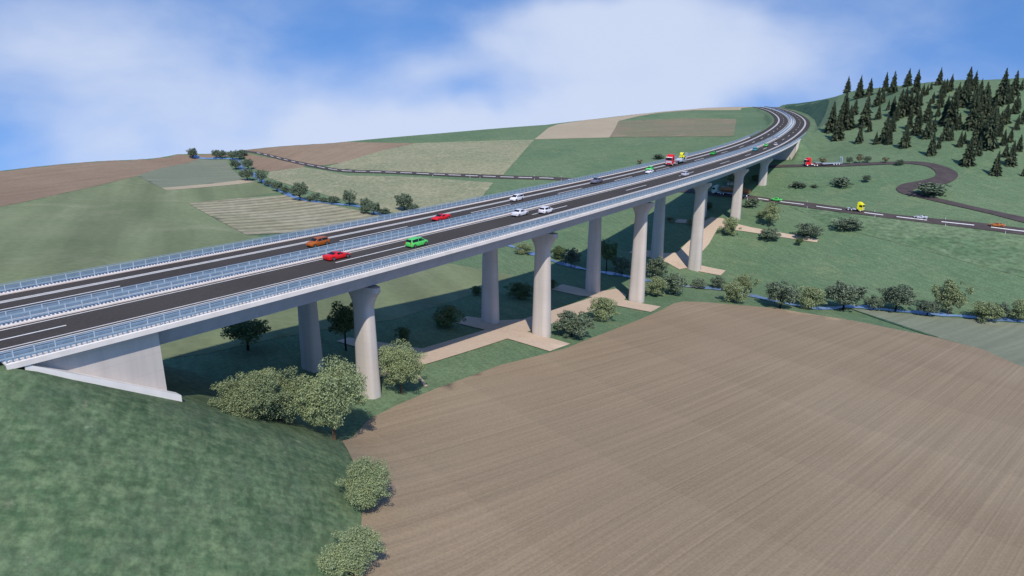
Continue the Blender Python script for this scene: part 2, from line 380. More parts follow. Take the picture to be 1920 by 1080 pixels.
PAINT = {'red': paint("red_paint", (0.72,0.012,0.015)), 'green': paint("green_paint", (0.11,0.66,0.13)), 'dgreen': paint("deep_green_paint", (0.05,0.38,0.05)),
 'white': paint("white_paint", (0.80,0.77,0.80)), 'silver': paint("silver_paint", (0.56,0.56,0.62)), 'orange': paint("orange_paint", (0.40,0.10,0.01)),
 'grey': paint("grey_paint", (0.15,0.15,0.19)), 'teal': paint("teal_paint", (0.02,0.36,0.42)), 'yellow': paint("yellow_paint", (0.90,0.82,0.02)),
 'rust': paint("rust_paint", (0.5,0.15,0.03)), 'mint': paint("pale_green_paint", (0.5,0.62,0.56)), 'brown': paint("brown_paint", (0.30,0.12,0.04))}
# ------------------------------------------------------------------ helpers
class MB:
    """gathers shapes for ONE mesh object"""
    def __init__(s): s.v = []; s.f = []
    def add(s, vs, fs):
        o = len(s.v); s.v += [tuple(map(float, q)) for q in vs]; s.f += [tuple(i+o for i in f) for f in fs]; return s
    def box(s, x0, x1, y0, y1, z0, z1):
        return s.add([(x0,y0,z0),(x1,y0,z0),(x1,y1,z0),(x0,y1,z0),(x0,y0,z1),(x1,y0,z1),(x1,y1,z1),(x0,y1,z1)],
                     [(0,3,2,1),(4,5,6,7),(0,1,5,4),(1,2,6,5),(2,3,7,6),(3,0,4,7)])
    def prism_y(s, prof, y0, y1, y0b=None, y1b=None):
        """polygon in x,z (counter-clockwise seen from -y) pushed along y"""
        n = len(prof)
        vs = [(x, y0, z) for x, z in prof]+[(x, y1, z) for x, z in prof]
        return s.add(vs, [tuple(range(n)), tuple(range(2*n-1, n-1, -1))]+[(i, i+n, (i+1) % n+n, (i+1) % n) for i in range(n)])
    def rings(s, rings, cap=True, closed=True):
        n = len(rings[0]); vs = [q for r in rings for q in r]; fs = []
        for a in range(len(rings)-1):
            for i in range(n if closed else n-1):
                j = (i+1) % n; fs.append((a*n+i, a*n+j, (a+1)*n+j, (a+1)*n+i))
        if cap and closed: fs += [tuple(range(n-1, -1, -1)), tuple((len(rings)-1)*n+i for i in range(n))]
        return s.add(vs, fs)
    def cyl_y(s, x, z, r, y0, y1, n=16, r1=None):
        r1 = r if r1 is None else r1
        return s.rings([[(x+r*math.cos(a), y0, z+r*math.sin(a)) for a in np.linspace(0, 2*math.pi, n+1)[:-1]],
                        [(x+r1*math.cos(a), y1, z+r1*math.sin(a)) for a in np.linspace(0, 2*math.pi, n+1)[:-1]]])
    def cyl_x(s, y, z, r, x0, x1, n=14):
        return s.rings([[(x0, y+r*math.cos(a), z+r*math.sin(a)) for a in np.linspace(0, 2*math.pi, n+1)[:-1]],
                        [(x1, y+r*math.cos(a), z+r*math.sin(a)) for a in np.linspace(0, 2*math.pi, n+1)[:-1]]])
    def tube(s, pts, radii, n=7):
        rings = []
        for k, (p, r) in enumerate(zip(pts, radii)):
            p = Vector(p); d = (Vector(pts[min(k+1, len(pts)-1)])-Vector(pts[max(k-1, 0)])).normalized()
            e = d.cross(Vector((0.3, 1, 0.1))).normalized(); f = d.cross(e)
            rings.append([tuple(p+e*r*math.cos(a)+f*r*math.sin(a)) for a in np.linspace(0, 2*math.pi, n+1)[:-1]])
        return s.rings(rings)
    def build(s, name, mat, parent=None, smooth=False, normals=True):
        me = bpy.data.meshes.new(name); me.from_pydata(s.v, [], s.f); me.materials.append(mat)
        if normals:
            bm = bmesh.new(); bm.from_mesh(me); bmesh.ops.recalc_face_normals(bm, faces=bm.faces); bm.to_mesh(me); bm.free()
        if smooth:
            me.polygons.foreach_set('use_smooth', [True]*len(me.polygons))
        o = bpy.data.objects.new(name, me); COL.objects.link(o)
        if parent: o.parent = parent
        return o
def np_mesh(name, V, F, mat, parent=None, smooth=False):
    """mesh from arrays (all faces of the same size)"""
    V = np.asarray(V, np.float32); F = np.asarray(F, np.int32); k = F.shape[1]
    me = bpy.data.meshes.new(name); me.vertices.add(len(V)); me.vertices.foreach_set('co', V.ravel())
    me.loops.add(F.size); me.loops.foreach_set('vertex_index', F.ravel())
    me.polygons.add(len(F)); me.polygons.foreach_set('loop_start', np.arange(len(F), dtype=np.int32)*k)
    if smooth: me.polygons.foreach_set('use_smooth', np.ones(len(F), bool))
    me.update(calc_edges=True); me.validate(); me.materials.append(mat)
    o = bpy.data.objects.new(name, me); COL.objects.link(o)
    if parent: o.parent = parent
    return o
def thing(name, label, cat, loc=(0, 0, 0), rz=0.0, group=None):
    o = bpy.data.objects.new(name, None); COL.objects.link(o); o.empty_display_size = 0.5
    o.location = tuple(map(float, loc)); o.rotation_euler = (0, 0, float(rz))
    return tag(o, label, cat, group)
def tag(o, label, cat, group=None):
    o['label'] = label; o['category'] = cat
    if group: o['group'] = group
    return o
def structure(o): o['kind'] = 'structure'; return o
def kids(o): return [c for c in o.children]
def dup(root, label, loc, rz=0.0, scale=(1, 1, 1), group=None):
    r = root.copy(); COL.objects.link(r); r.location = tuple(map(float, loc)); r.rotation_euler = (0, 0, float(rz)); r.scale = scale
    r['label'] = label
    if group: r['group'] = group
    for ch in kids(root):
        c = ch.copy(); COL.objects.link(c); c.parent = r
        for g in kids(ch):
            d = g.copy(); COL.objects.link(d); d.parent = c
    return r
ORD = ['first','second','third','fourth','fifth','sixth','seventh','eighth','ninth','tenth','eleventh','twelfth','thirteenth','fourteenth','fifteenth',
       'sixteenth','seventeenth','eighteenth','nineteenth','twentieth']+['twenty-'+w for w in ['first','second','third','fourth','fifth','sixth','seventh','eighth','ninth']]
def depth(P): return P[1]*math.cos(PITCH)-P[2]*math.sin(PITCH)
def gp(u, v):
    """ground point sighted at (u, v); just over the brow where the line of sight clears it"""
    for k in range(40):
        g = ground(u, v+k*0.5)
        if g is not None:
            if k:
                r = math.hypot(g[0], g[1]); g = g*((r+9)/r); g[2] = float(terrain(g[0], g[1])[0])
            return g
# ------------------------------------------------------------------ the land
GX0, GX1, GY0, GY1, GS = -440.0, 560.0, -40.0, 1040.0, 2.0
_gx = np.arange(GX0, GX1+.1, GS); _gy = np.arange(GY0, GY1+.1, GS)
_XX, _YY = np.meshgrid(_gx, _gy)
_TZ = terrain(_XX.ravel(), _YY.ravel()).reshape(_XX.shape)
_TB = base(_XX.ravel(), _YY.ravel()).reshape(_XX.shape)
def tz(px, py):
    """height of the land mesh, interpolated"""
    px = np.asarray(px, float); py = np.asarray(py, float)
    i = np.clip((px-GX0)/GS, 0, len(_gx)-1.001); j = np.clip((py-GY0)/GS, 0, len(_gy)-1.001)
    a = i.astype(int); b = j.astype(int); fx, fy = i-a, j-b
    z00, z10, z01, z11 = _TZ[b, a], _TZ[b, a+1], _TZ[b+1, a], _TZ[b+1, a+1]
    up = z00+fx*(z10-z00)+fy*(z11-z10); lo = z00+fx*(z11-z01)+fy*(z01-z00)
    return np.where(fx >= fy, up, lo)
def make_land():
    ny, nx = _XX.shape
    V = np.stack([_XX.ravel(), _YY.ravel(), _TZ.ravel()], 1)
    i = (np.arange(ny-1)[:, None]*nx+np.arange(nx-1)[None]).ravel()
    F = np.concatenate([np.stack([i, i+1, i+nx+1], 1), np.stack([i, i+nx+1, i+nx], 1)])
    o = structure(np_mesh("ground", V, F, M['grass'], smooth=True))
    s, w, zr = station(_XX.ravel(), _YY.ravel())
    raised = (_TZ-_TB).ravel()
    bank = np.clip(raised/1.5, 0, 1)*(s < 200)
    a = o.data.attributes.new('bank', 'FLOAT', 'POINT'); a.data.foreach_set('value', bank.astype(np.float32))
make_land()
def inside(px, py, poly):
    r = np.zeros(len(px), bool); n = len(poly)
    for k in range(n):
        x0, y0 = poly[k]; x1, y1 = poly[(k+1) % n]
        c = ((y0 > py) != (y1 > py)) & (px < (x1-x0)*(py-y0)/((y1-y0) or 1e-9)+x0)
        r ^= c
    return r
def sheet(name, poly, mat, lift, step=5.0):
    """a surface lying on the land inside the outline poly (world x, y)"""
    P = []
    n = len(poly)
    for k in range(n):
        a = np.array(poly[k][:2], float); b = np.array(poly[(k+1) % n][:2], float)
        m = max(1, int(np.hypot(*(b-a))/3.0))
        for q in range(m): P.append(a+(b-a)*q/m)
    P = np.array(P); nb = len(P)
    gx = np.arange(P[:, 0].min(), P[:, 0].max(), step); gy = np.arange(P[:, 1].min(), P[:, 1].max(), step)
    X, Y = np.meshgrid(gx, gy); X = X.ravel()+np.tile([0, step/2], len(X.ravel())//2+1)[:X.size]*0; Y = Y.ravel()
    k = inside(X, Y, P); X, Y = X[k], Y[k]
    pts = [Vector(q) for q in P]+[Vector((a, b)) for a, b in zip(X, Y)]
    vo, eo, fo, *_ = delaunay_2d_cdt(pts, [(i, (i+1) % nb) for i in range(nb)], [], 0, 1e-4)
    V = np.array([(q.x, q.y) for q in vo]); F = np.array([f for f in fo if len(f) == 3])
    c = V[F].mean(1); F = F[inside(c[:, 0], c[:, 1], P)]
    a, b, d = V[F[:, 0]], V[F[:, 1]], V[F[:, 2]]
    flip = ((b-a)[:, 0]*(d-a)[:, 1]-(b-a)[:, 1]*(d-a)[:, 0]) < 0
    F[flip] = F[flip][:, ::-1]
    z = tz(V[:, 0], V[:, 1])+lift
    return structure(np_mesh(name, np.column_stack([V, z]), F, mat, smooth=True))
def field(name, px, mat, lift=0.14, extra_before=(), extra_after=()):
    poly = [tuple(q) for q in extra_before]+[tuple(gp(u, v)[:2]) for u, v in px]+[tuple(q) for q in extra_after]
    return sheet(name, poly, mat, lift)
FX = {}
# --- far side, seen over the bridge
def brow(u, over=7.0):
    t = math.atan((u-960)/F_PX/math.cos(PITCH)); R = float(np.interp(t, _bt, _br))+over
    return (R*math.sin(t), R*math.cos(t))
field("bare_field", [(0,388),(130,360),(258,330),(320,312),(372,297.5),(420,294),(447,290)], M['brown_far'], 0.12, extra_before=[brow(450), brow(365), brow(200), brow(100), brow(0), brow(-60), tuple(gp(-60, 402)[:2])])
field("young_crop_field", [(258,330),(320,312),(371,298),(425,301),(436,318),(452,334),(463,336),(303,352.5)], M['grey_green'], 0.16)
field("grain_strip", [(303,352.5),(463,336),(479,341.5),(400,350),(313,357)], M['beige'], 0.16)
field("mown_meadow", [(-60,404),(0,388),(130,360),(258,330),(303,352.5),(400,350),(479,341.5),(520,361),(351.5,381),(405,411),(462,441)], M['pale_green'], 0.06,
      extra_after=[tuple(deck(36, -16)[:2]), tuple(deck(72, -12)[:2]), tuple(gp(966,517)[:2]), tuple(gp(905,508)[:2]), tuple(gp(853,496)[:2])][0:0]
      + [tuple(gp(560,452)[:2]), tuple(gp(853,496)[:2]), tuple(gp(905,506)[:2]), tuple(gp(966,517)[:2]), tuple(gp(900,548)[:2]), tuple(gp(735,600)[:2]), tuple(gp(380,665)[:2]), tuple(deck(20,-40)[:2]), tuple(deck(-60,-60)[:2])])
field("crop_row_field", [(351.5,381),(450,372),(544,364.5),(600,380),(660,393),(712,403),(700,418),(640,430),(462,441)], M['rows'], 0.18)
field("dry_pasture", [(506,321.5),(565,313.5),(606,319.5),(653,330),(700,330),(800,333),(925,343),(905,368),(880,385),(790,408),(730,398),(640,374),(560,352),(500,333)], M['olive'], 0.14)
field("bare_upper_field", [(455,287),(480,292),(512,297),(575,311),(565,314.5),(506,322),(478,318),(462,302)], M['brown_far'], 0.14)
field("bare_hill_field", [(780,268.8),(730,279),(687,291),(637,306.5),(600,310.5),(575,308),(512,292.5),(465,284)], M['brown_far'], 0.14, extra_before=[brow(470), brow(560), brow(645)])
field("dry_hill_pasture", [(780,268.8),(880,265),(1002,262),(972,296),(943,328.5),(870,326),(800,325),(700,321),(640,318),(610,313),(637,306.5),(687,291),(730,279)], M['olive'], 0.14)
field("ripe_grain_field", [(1002,261.5),(1080,259.5),(1143,258),(1152,243),(1160,227),(1195,218.5),(1240,211.5),(1300,206.8),(1389,206.3),(1390,203)], M['beige'], 0.14,
      extra_after=[brow(1388, 3), brow(1300, 3), brow(1240, 3), brow(1200, 3), tuple(gp(1135,219)[:2]), tuple(gp(1080,228)[:2]), tuple(gp(1045,233.5)[:2]), tuple(gp(1028,240)[:2]), tuple(gp(1014,252)[:2])])
field("stubble_field", [(1143,257.5),(1240,256.5),(1376,255.5),(1378,240),(1381,223),(1320,222),(1270,222.5),(1161,227.5),(1152,243)], M['brown_thin'], 0.16)
# --- near side
field("ploughed_field", [(690,788),(740,763),(820,729),(940,685),(1060,654.5),(1150,619),(1240,582),(1262,570),(1280,566),(1320,567),(1450,578),(1600,602),(1750,632),(1840,655),(1920,690),(2100,770),(2500,1200),(2300,1700),(1500,1800),(900,1750),(600,1500),
      (650,1100),(674,1040),(680,950),(664,870),(642,828)], M['plough'], 0.16)
field("young_crop_plot", [(1594,579),(1640,583),(1700,589),(1760,595),(1840,601),(1920,607.5),(2060,623),(2060,752),(1920,690),(1840,655),(1756,633)], M['grey_green'], 0.14)
field("field_ditch", [(1588,577.5),(1594,579),(1660,600.5),(1760,633),(1750,632.5),(1655,601.5)], M['cutting'], 0.20)
field("rough_pasture", [(1480,388),(1600,400),(1740,415),(1920,438),(2050,452),(2060,540),(1920,521),(1800,488),(1680,455),(1560,425)], M['rough'], 0.10)
field("cutting_slope", [(1474.6,196),(1482,191),(1500,188.5),(1534,185.5),(1555,189),(1550,207),(1534,238),(1528,224),(1515,214),(1503,209.5),(1488,205.5),(1471,203)], M['cutting'], 0.25)
# --- works road of pale gravel: a strip between the two rows of piers with a pad at each pair
def swp(pairs): return [tuple(deck(s, w)[:2]) for s, w in pairs]
sheet("gravel_path", swp([(58,3.8),(76,4.2),(103,4.2),(103,16.4),(112,16.9),(112,4.2),(162,4.0),(162,17.6),(171,17.4),(171.5,4.6),(178,2.6),(184,-4.0),(178,-5.5),(174,-9.5),(174,-20),(163.5,-18.5),(164,-8),(166,-4.2),
      (122,-4),(116,-7.5),(112,-15.4),(104,-12.6),(105,-4),(80,-3.2),(72,-18),(68,-17.6),(70,-3.4),(58,-3.6)]), M['gravel'], 0.2, 3.0)
sheet("gravel_path", swp([(228.5,3.6),(232.5,5),(232.5,19),(239,19.2),(239.5,6),(246,5),(262,5.4),(279,4),(280,15.5),(280.5,46),(284,46),(285.5,17),(288,6),(292,3),(293,-3),(287,-4),(286,-17),(281,-17),(281,-5),(262,-3.5),(246,-3.5),(241,-9),(241,-20),(233,-20),(232.5,-3)]), M['gravel'], 0.2, 3.0)
field("gravel_path", [(782,706),(786,704.5),(802,725.5),(797,727)], M['gravel'], 0.2)
def spline(P, n=8):
    P = np.asarray(P, float); Q = np.vstack([2*P[0]-P[1], P, 2*P[-1]-P[-2]]); out = []
    for k in range(1, len(Q)-2):
        p0, p1, p2, p3 = Q[k-1:k+3]
        for t in np.arange(n)/n:
            out.append(0.5*((2*p1)+(-p0+p2)*t+(2*p0-5*p1+4*p2-p3)*t*t+(-p0+3*p1-3*p2+p3)*t**3))
    out.append(P[-1]); return np.array(out)
def band(name, A, B, mat, lift, cross=5, kerb=0.0):
    """a strip between the two edge lines A and B (arrays of x, y)"""
    n = len(A); ts = np.linspace(0, 1, cross)
    XY = A[:, None]*(1-ts)[None, :, None]+B[:, None]*ts[None, :, None]
    z = tz(XY[..., 0], XY[..., 1])+lift
    V = np.concatenate([XY, z[..., None]], 2).reshape(-1, 3)
    i = (np.arange(n-1)[:, None]*cross+np.arange(cross-1)[None]).ravel()
    return structure(np_mesh(name, V, np.stack([i, i+1, i+cross+1, i+cross], 1), mat, smooth=True))
# --- stream
SL = [(366,292),(372,296.5),(410,297.5),(440,299),(448,308),(456,318),(478,328),(492,340),(505,347),(530,359.5),(560,373),(590,378.5),(620,382),(650,385),(682,389),(705,399),(735,408),(790,420),(880,438),(960,463),(1000,477),(1050,494),(1100,506),(1160,516),(1215,527),(1290,538),(1345,542.5),(1400,553),(1470,569),(1540,579),(1600,575.5),(1680,583.5),(1760,590),(1840,597),(1925,604),(2080,620)]
def stream():
    c = spline([gp(u, v)[:2] for u, v in SL], 6); d = np.gradient(c, axis=0); d /= np.hypot(d[:, 0], d[:, 1])[:, None]
    nrm = np.stack([-d[:, 1], d[:, 0]], 1)
    t = np.arange(len(c)); wd = 1.5+0.5*np.sin(t*0.7)+0.35*np.sin(t*1.9)
    far = np.clip((c[:, 1]-330)/150, 0, 1); wd = wd+far*0.5
    band("stream", c-nrm*wd[:, None], c+nrm*wd[:, None], M['water'], 0.24)
stream()
# --- country road and farm lane, by their two edges
RA = [(440,281.5),(456,282.3),(512,291.8),(575,306.2),(637,317.5),(700,320),(800,324),(960,330),(1050,333.3),(1150,343),(1290,355),(1340,360.5),(1425.6,370),(1510,380),(1557,386.3),(1654,400),(1747.5,410),(1841,419),(1920,429),(2060,447)]
RB = [(440,283),(456,284.6),(512,296.2),(575,311.8),(637,322.5),(700,325),(800,329.3),(960,336),(1050,338.7),(1150,349.5),(1290,362),(1340,368.5),(1425.6,377),(1510,389.5),(1557,396.5),(1654,408.3),(1747.5,420),(1841,431.3),(1920,441.5),(2060,461)]
RAw = spline([gp(u, v)[:2] for u, v in RA], 10); RBw = spline([gp(u, v)[:2] for u, v in RB], 10)
band("country_road", RAw, RBw, M['asphalt_brown'], 0.28)
RC = (RAw+RBw)/2; _rl = np.concatenate([[0], np.cumsum(np.hypot(*np.diff(RC, axis=0).T))])
_rw = np.hypot(*(RAw-RBw).T)
def road_at(l, t=0.5):
    """point on the country road at length l, t across (0 far edge, 1 near edge) and its direction"""
    A = np.array([np.interp(l, _rl, RAw[:, k]) for k in (0, 1)]); B = np.array([np.interp(l, _rl, RBw[:, k]) for k in (0, 1)])
    c = A*(1-t)+B*t; e = [np.interp(l+1, _rl, RC[:, k])-np.interp(l-1, _rl, RC[:, k]) for k in (0, 1)]
    return c, math.atan2(e[1], e[0])
def road_len(u):
    """length along the country road under image column u"""
    best = None
    for l in np.arange(0, _rl[-1], 0.5):
        c, _ = road_at(l); z = float(tz(c[0], c[1])); d = depth((c[0], c[1], z)); e = abs(PW/2+F_PX*c[0]/d-u)
        if best is None or e < best[0]: best = (e, l)
    return best[1]
def road_dashes():
    V = []; F = []
    spans = [(1420,1441),(1460.5,1507.5),(1530.5,1578.5),(1619,1655),(1681,1737),(1765,1827),(1857,1925),(1372,1400)]
    segs = [(road_len(a), road_len(b)) for a, b in spans]
    l1 = road_len(1400); ll = 8.0
    # further off: dashes of even length
    xs = [(1065,1095),(1010,1037),(972,997),(938,963),(905,929),(872,895),(841,863),(812,833),(780,803),(750,772),(722,742),(693,714),(665,685),(640,658),(615,632),(594,608),(576,588),(560,570),(545,553),(531,538.5),(518,525),(505.5,512),(493.5,499.5),(481,487)]
    segs += [(road_len(a), road_len(b)) for a, b in xs]
    for a, b in segs:
        n = max(2, int((b-a)/1.5)); o = len(V)
        for k in range(n+1):
            l = a+(b-a)*k/n; wd = float(np.interp(l, _rl, _rw)); h = min(0.11, 0.42/wd) if l > road_len(1400)-1 else min(0.14, 0.55/wd)
            for t in (0.5-h, 0.5+h):
                c, _ = road_at(l, t); V.append((c[0], c[1], float(tz(c[0], c[1]))+0.33))
        F += [(o+2*k, o+2*k+1, o+2*k+3, o+2*k+2) for k in range(n)]
    structure(np_mesh("road_marking", V, F, M['paint']))
road_dashes()
S5 = 480/1525.0
LA = [(-10,604),(45,605),(300,600),(600,590),(820,583),(900,584),(980,594),(1060,615),(1115,640),(1132,665),(1115,690),(1060,715),(960,728),(890,742),(865,755),(885,768),(960,790),(1100,822),(1300,868),(1525,915),(1700,950)]
LB = [(-10,621),(45,620),(300,615),(600,605),(820,597),(870,600),(940,610),(985,632),(1000,655),(985,675),(930,692),(860,706),(800,718),(765,738),(768,755),(800,775),(900,798),(1080,840),(1300,890),(1525,948),(1700,990)]
LAw = spline([gp(1440+a*S5, 120+b*S5)[:2] for a, b in LA], 8); LBw = spline([gp(1440+a*S5, 120+b*S5)[:2] for a, b in LB], 8)
band("farm_lane", LAw, LBw, M['asphalt_brown'], 0.30)
# ------------------------------------------------------------------ motorway and viaduct
DECK0, DECK1 = -1.0, 431.0
def srange(a, b, step=3.0): return np.linspace(a, b, max(2, int(round((b-a)/step))+1))
def loft(mb, prof, S, zoff=0.0, dz=None):
    rings = []
    for s in S:
        rings.append([tuple(deck(s, w, z+zoff)) for w, z in prof])
    return mb.rings(rings)
def strip(V, F, s0, s1, w0, w1, z, step=3.0):
    S = srange(s0, s1, step); o = len(V)
    for s in S:
        zz = z
        for w in (w0, w1): V.append(tuple(deck(s, w, zz)))
    F += [(o+2*k, o+2*k+1, o+2*k+3, o+2*k+2) for k in range(len(S)-1)]
ROAD_END = 872.0
def motorway():
    for sg in (1, -1):
        V, F = [], []; strip(V, F, -110, ROAD_END, 2.0*sg, (14.05 if sg > 0 else 14.05)*sg, 0.0)
        structure(np_mesh("motorway_carriageway", V, F, M['asphalt']))
    V, F = [], []; strip(V, F, DECK1, ROAD_END, -2.05, 2.05, 0.05)
    structure(np_mesh("median_strip", V, F, M['kerb']))
    # markings
    V, F = [], []
    for sg in (1, -1):
        strip(V, F, -60, ROAD_END, 2.56*sg, 2.88*sg, 0.012)
        strip(V, F, -60, ROAD_END, 9.82*sg, 10.12*sg, 0.012)
        strip(V, F, -60, ROAD_END, 10.66*sg, 10.96*sg, 0.012)
    structure(np_mesh("edge_line", V, F, M['paint_line']))
    V, F = [], []
    strip(V, F, DECK0, ROAD_END, -10.12, -10.66, 0.008); strip(V, F, 95, ROAD_END, 10.12, 10.66, 0.008)
    structure(np_mesh("edge_line", V, F, M['paint_worn']))
    V, F = [], []
    near = [(-12,8),(49.5,70),(110,127),(164,180),(211,228),(264,279),(308,320.5),(351,361.5)]
    far = [(-20,20),(61.5,80.5),(103,120),(145,160),(184,199),(223,237.5),(270.5,285),(315,327.5),(354,366)]
    s = 388.0
    while s < ROAD_END-10:
        L = 9.0 if s < 480 else 6.5; near.append((s, s+L)); far.append((s+3, s+3+L)); s += 31.0 if s < 460 else 26.0
    for a, b in near: strip(V, F, a, b, 6.34, 6.66, 0.012)
    for a, b in far: strip(V, F, a, b, -6.66, -6.34, 0.012)
    structure(np_mesh("lane_dash", V, F, M['paint']))
    V, F = [], []
    for sg in (1, -1):
        strip(V, F, DECK0, DECK1, 2.03*sg, 2.26*sg, 0.006); strip(V, F, DECK0, DECK1, 13.8*sg, 14.0*sg, 0.006)
    structure(np_mesh("gutter", V, F, M['gutter']))
motorway()
PIERS = [53.75, 112.75, 173.5, 234.0, 293.5, 350.75]
def pier_mesh(s, w0):
    mb = MB(); zt = -4.5
    c = deck(s, w0); a = heading(s); ex = np.array([math.sin(a), -math.cos(a)]); ey = np.array([math.cos(a), math.sin(a)])
    zb = float(terrain(c[0], c[1])[0])-c[2]-1.5
    H = zt-zb; ts = list(np.linspace(0, 0.9, 3))+list(0.9+3.6*np.linspace(0.06, 1, 12))+list(np.linspace(5.0, H, 8)); rings = []
    for t in ts:
        if t <= 0.9: A = 4.0+0.06*t
        elif t < 4.5:
            q = 1-(t-0.9)/3.6; A = 1.95+2.1*(q**1.75)
        else: A = 1.95+(t-4.5)*0.021
        B = 1.22+max(0, t-1)*0.019
        ring = []
        for k in range(36):
            th = 2*math.pi*(k+.5)/36; cs, sn = math.cos(th), math.sin(th); e = 2/3.1
            x = A*math.copysign(abs(cs)**e, cs); y = B*math.copysign(abs(sn)**e, sn)
            q = c[:2]+ex*x+ey*y; ring.append((q[0], q[1], c[2]+zt-t))
        rings.append(ring)
    mb.rings(rings); return mb
def viaduct(sg, where):
    t = thing("viaduct", where, "bridge", deck(0, 8*sg), 0, "two parallel viaducts"); inv = Matrix.Translation(-Vector(t.location))
    def part(mb, name, mat, smooth=False, parent=None):
        o = mb.build(name, mat, parent or t, smooth)
        if parent is None: o.data.transform(inv)
        else: o.data.transform(inv)
        return o
    S = srange(15.2, 418, 3.0)
    P = lambda prof: [(w*sg, z) for w, z in prof]
    mb = MB(); loft(mb, P([(0.5,-.12),(15.7,-.12),(15.7,-.46),(12.3,-.95),(11.0,-4.1),(5.0,-4.1),(3.7,-.95),(0.5,-.46)]), S); part(mb, "girder", M['girder'])
    Sc = srange(DECK0, DECK1, 3.0)
    mb = MB(); loft(mb, P([(14.0,-.05),(14.0,.15),(15.95,.2),(16.05,.12),(16.05,-.5),(15.75,-.5),(15.75,-.05)]), Sc); part(mb, "edge_cap", M['cap'])
    mb = MB(); loft(mb, P([(0.01,-.5),(0.01,.2),(2.03,.15),(2.03,-.05),(.46,-.05),(.46,-.5)]), Sc); part(mb, "edge_cap", M['cap'])
    for s in PIERS:
        o = part(pier_mesh(s, 8*sg), "pier", M['concrete'], True)
        m = o.modifiers.new("edge", 'EDGE_SPLIT'); m.split_angle = math.radians(40)
        for dw in (-1.7, 1.7):
            mb = MB(); loft(mb, [(8*sg+dw-.5, -4.5), (8*sg+dw+.5, -4.5), (8*sg+dw+.5, -4.1), (8*sg+dw-.5, -4.1)], [s-.5, s+.5])
            b = mb.build("bearing", M['bearing'], o); b.data.transform(inv)
    wall = lambda a, b, zb: P([(0.5,-.12),(14.5,-.12),(14.5,zb),(0.5,zb)])
    mb = MB(); loft(mb, wall(0, 0, -22), srange(0.0, 15.25, 2.5)); ab = part(mb, "abutment", M['concrete'])
    mb = MB(); pts = [(0.4,-.62),(16.2,-10.35)]
    rings = []
    for s, z in ((0.6,-.85),(16.3,-10.3)):
        rings.append([tuple(deck(s, w*sg, z+dz)) for w, dz in ((14.5,-.9),(15.9,-.9),(15.9,.55),(14.5,.55))])
    mb.rings(rings); part(mb, "wing_wall_coping", M['coping'], parent=ab)
    mb = MB(); loft(mb, P([(0.5,-.12),(15.0,-.12),(15.0,-15),(0.5,-15)]), srange(417.0, DECK1, 2.5)); ab = part(mb, "abutment", M['concrete'])
    mb = MB(); loft(mb, P([(15.0,-.5),(16.3,-.5),(16.3,-15),(15.0,-15)]), [416.7, 417.9, 423.0]); part(mb, "corner_pilaster", M['cap'], parent=ab)
    return t
viaduct(1, "pale concrete viaduct nearest the ploughed field, carrying cars away up the valley")
viaduct(-1, "pale concrete viaduct behind the nearer one, carrying the red low loader")
# --- steel guard rails on posts, and picket railings on the outer edges
def guard_rail(w, s1, label):
    t = thing("guard_rail", label, "guard rail", deck(0, w), 0, "guard rails along the motorway"); inv = Matrix.Translation(-Vector(t.location))
    S = srange(-60, s1, 3.0)
    for name, z0, z1, hw, mat in (("top_rail", 1.14, 1.26, .05, M['steel']), ("middle_rail", .64, 1.04, .03, M['steel_dark']), ("lower_rail", .36, .58, .03, M['steel'])):
        mb = MB(); loft(mb, [(w-hw, z0), (w+hw, z0), (w+hw, z1), (w-hw, z1)], S); mb.build(name, mat, t).data.transform(inv)
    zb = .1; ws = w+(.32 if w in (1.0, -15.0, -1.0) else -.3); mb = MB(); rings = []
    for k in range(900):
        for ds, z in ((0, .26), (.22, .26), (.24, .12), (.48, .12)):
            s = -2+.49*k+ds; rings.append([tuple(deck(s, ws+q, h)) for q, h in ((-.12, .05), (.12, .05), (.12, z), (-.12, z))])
    if w < 10: mb.rings(rings); mb.build("painted_shadow_comb", M['shadow_blue'], t).data.transform(inv)  # added dark teeth, shaped and coloured like comb shadows on the caps
    mb = MB()
    mb.box(-.06, .06, -.06, .06, 0.0, 1.12); first = mb.build("post", M['steel_light'], t)
    k = 0
    for s in np.arange(-2, 198, 2.0):
        p = first if k == 0 else first.copy()
        if k: COL.objects.link(p); p.parent = t
        k += 1
        q = deck(s, w, zb)-np.array(t.location); p.location = q; p.rotation_euler = (0, 0, heading(s))
    mb = MB()
    for s in np.arange(198, s1, 2.0 if s1 < 600 else 3.0):
        loft(mb, [(w-.06, zb), (w+.06, zb), (w+.06, 1.12), (w-.06, 1.12)], [s-.06, s+.06])
    o = mb.build("post", M['steel_light'], t); o.data.transform(inv); o['kind'] = 'stuff'
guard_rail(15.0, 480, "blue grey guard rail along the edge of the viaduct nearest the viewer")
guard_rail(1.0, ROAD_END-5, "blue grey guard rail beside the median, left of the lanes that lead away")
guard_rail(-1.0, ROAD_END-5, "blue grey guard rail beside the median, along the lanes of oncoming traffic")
guard_rail(-15.0, 486, "blue grey guard rail along the far edge, in front of the left fields")
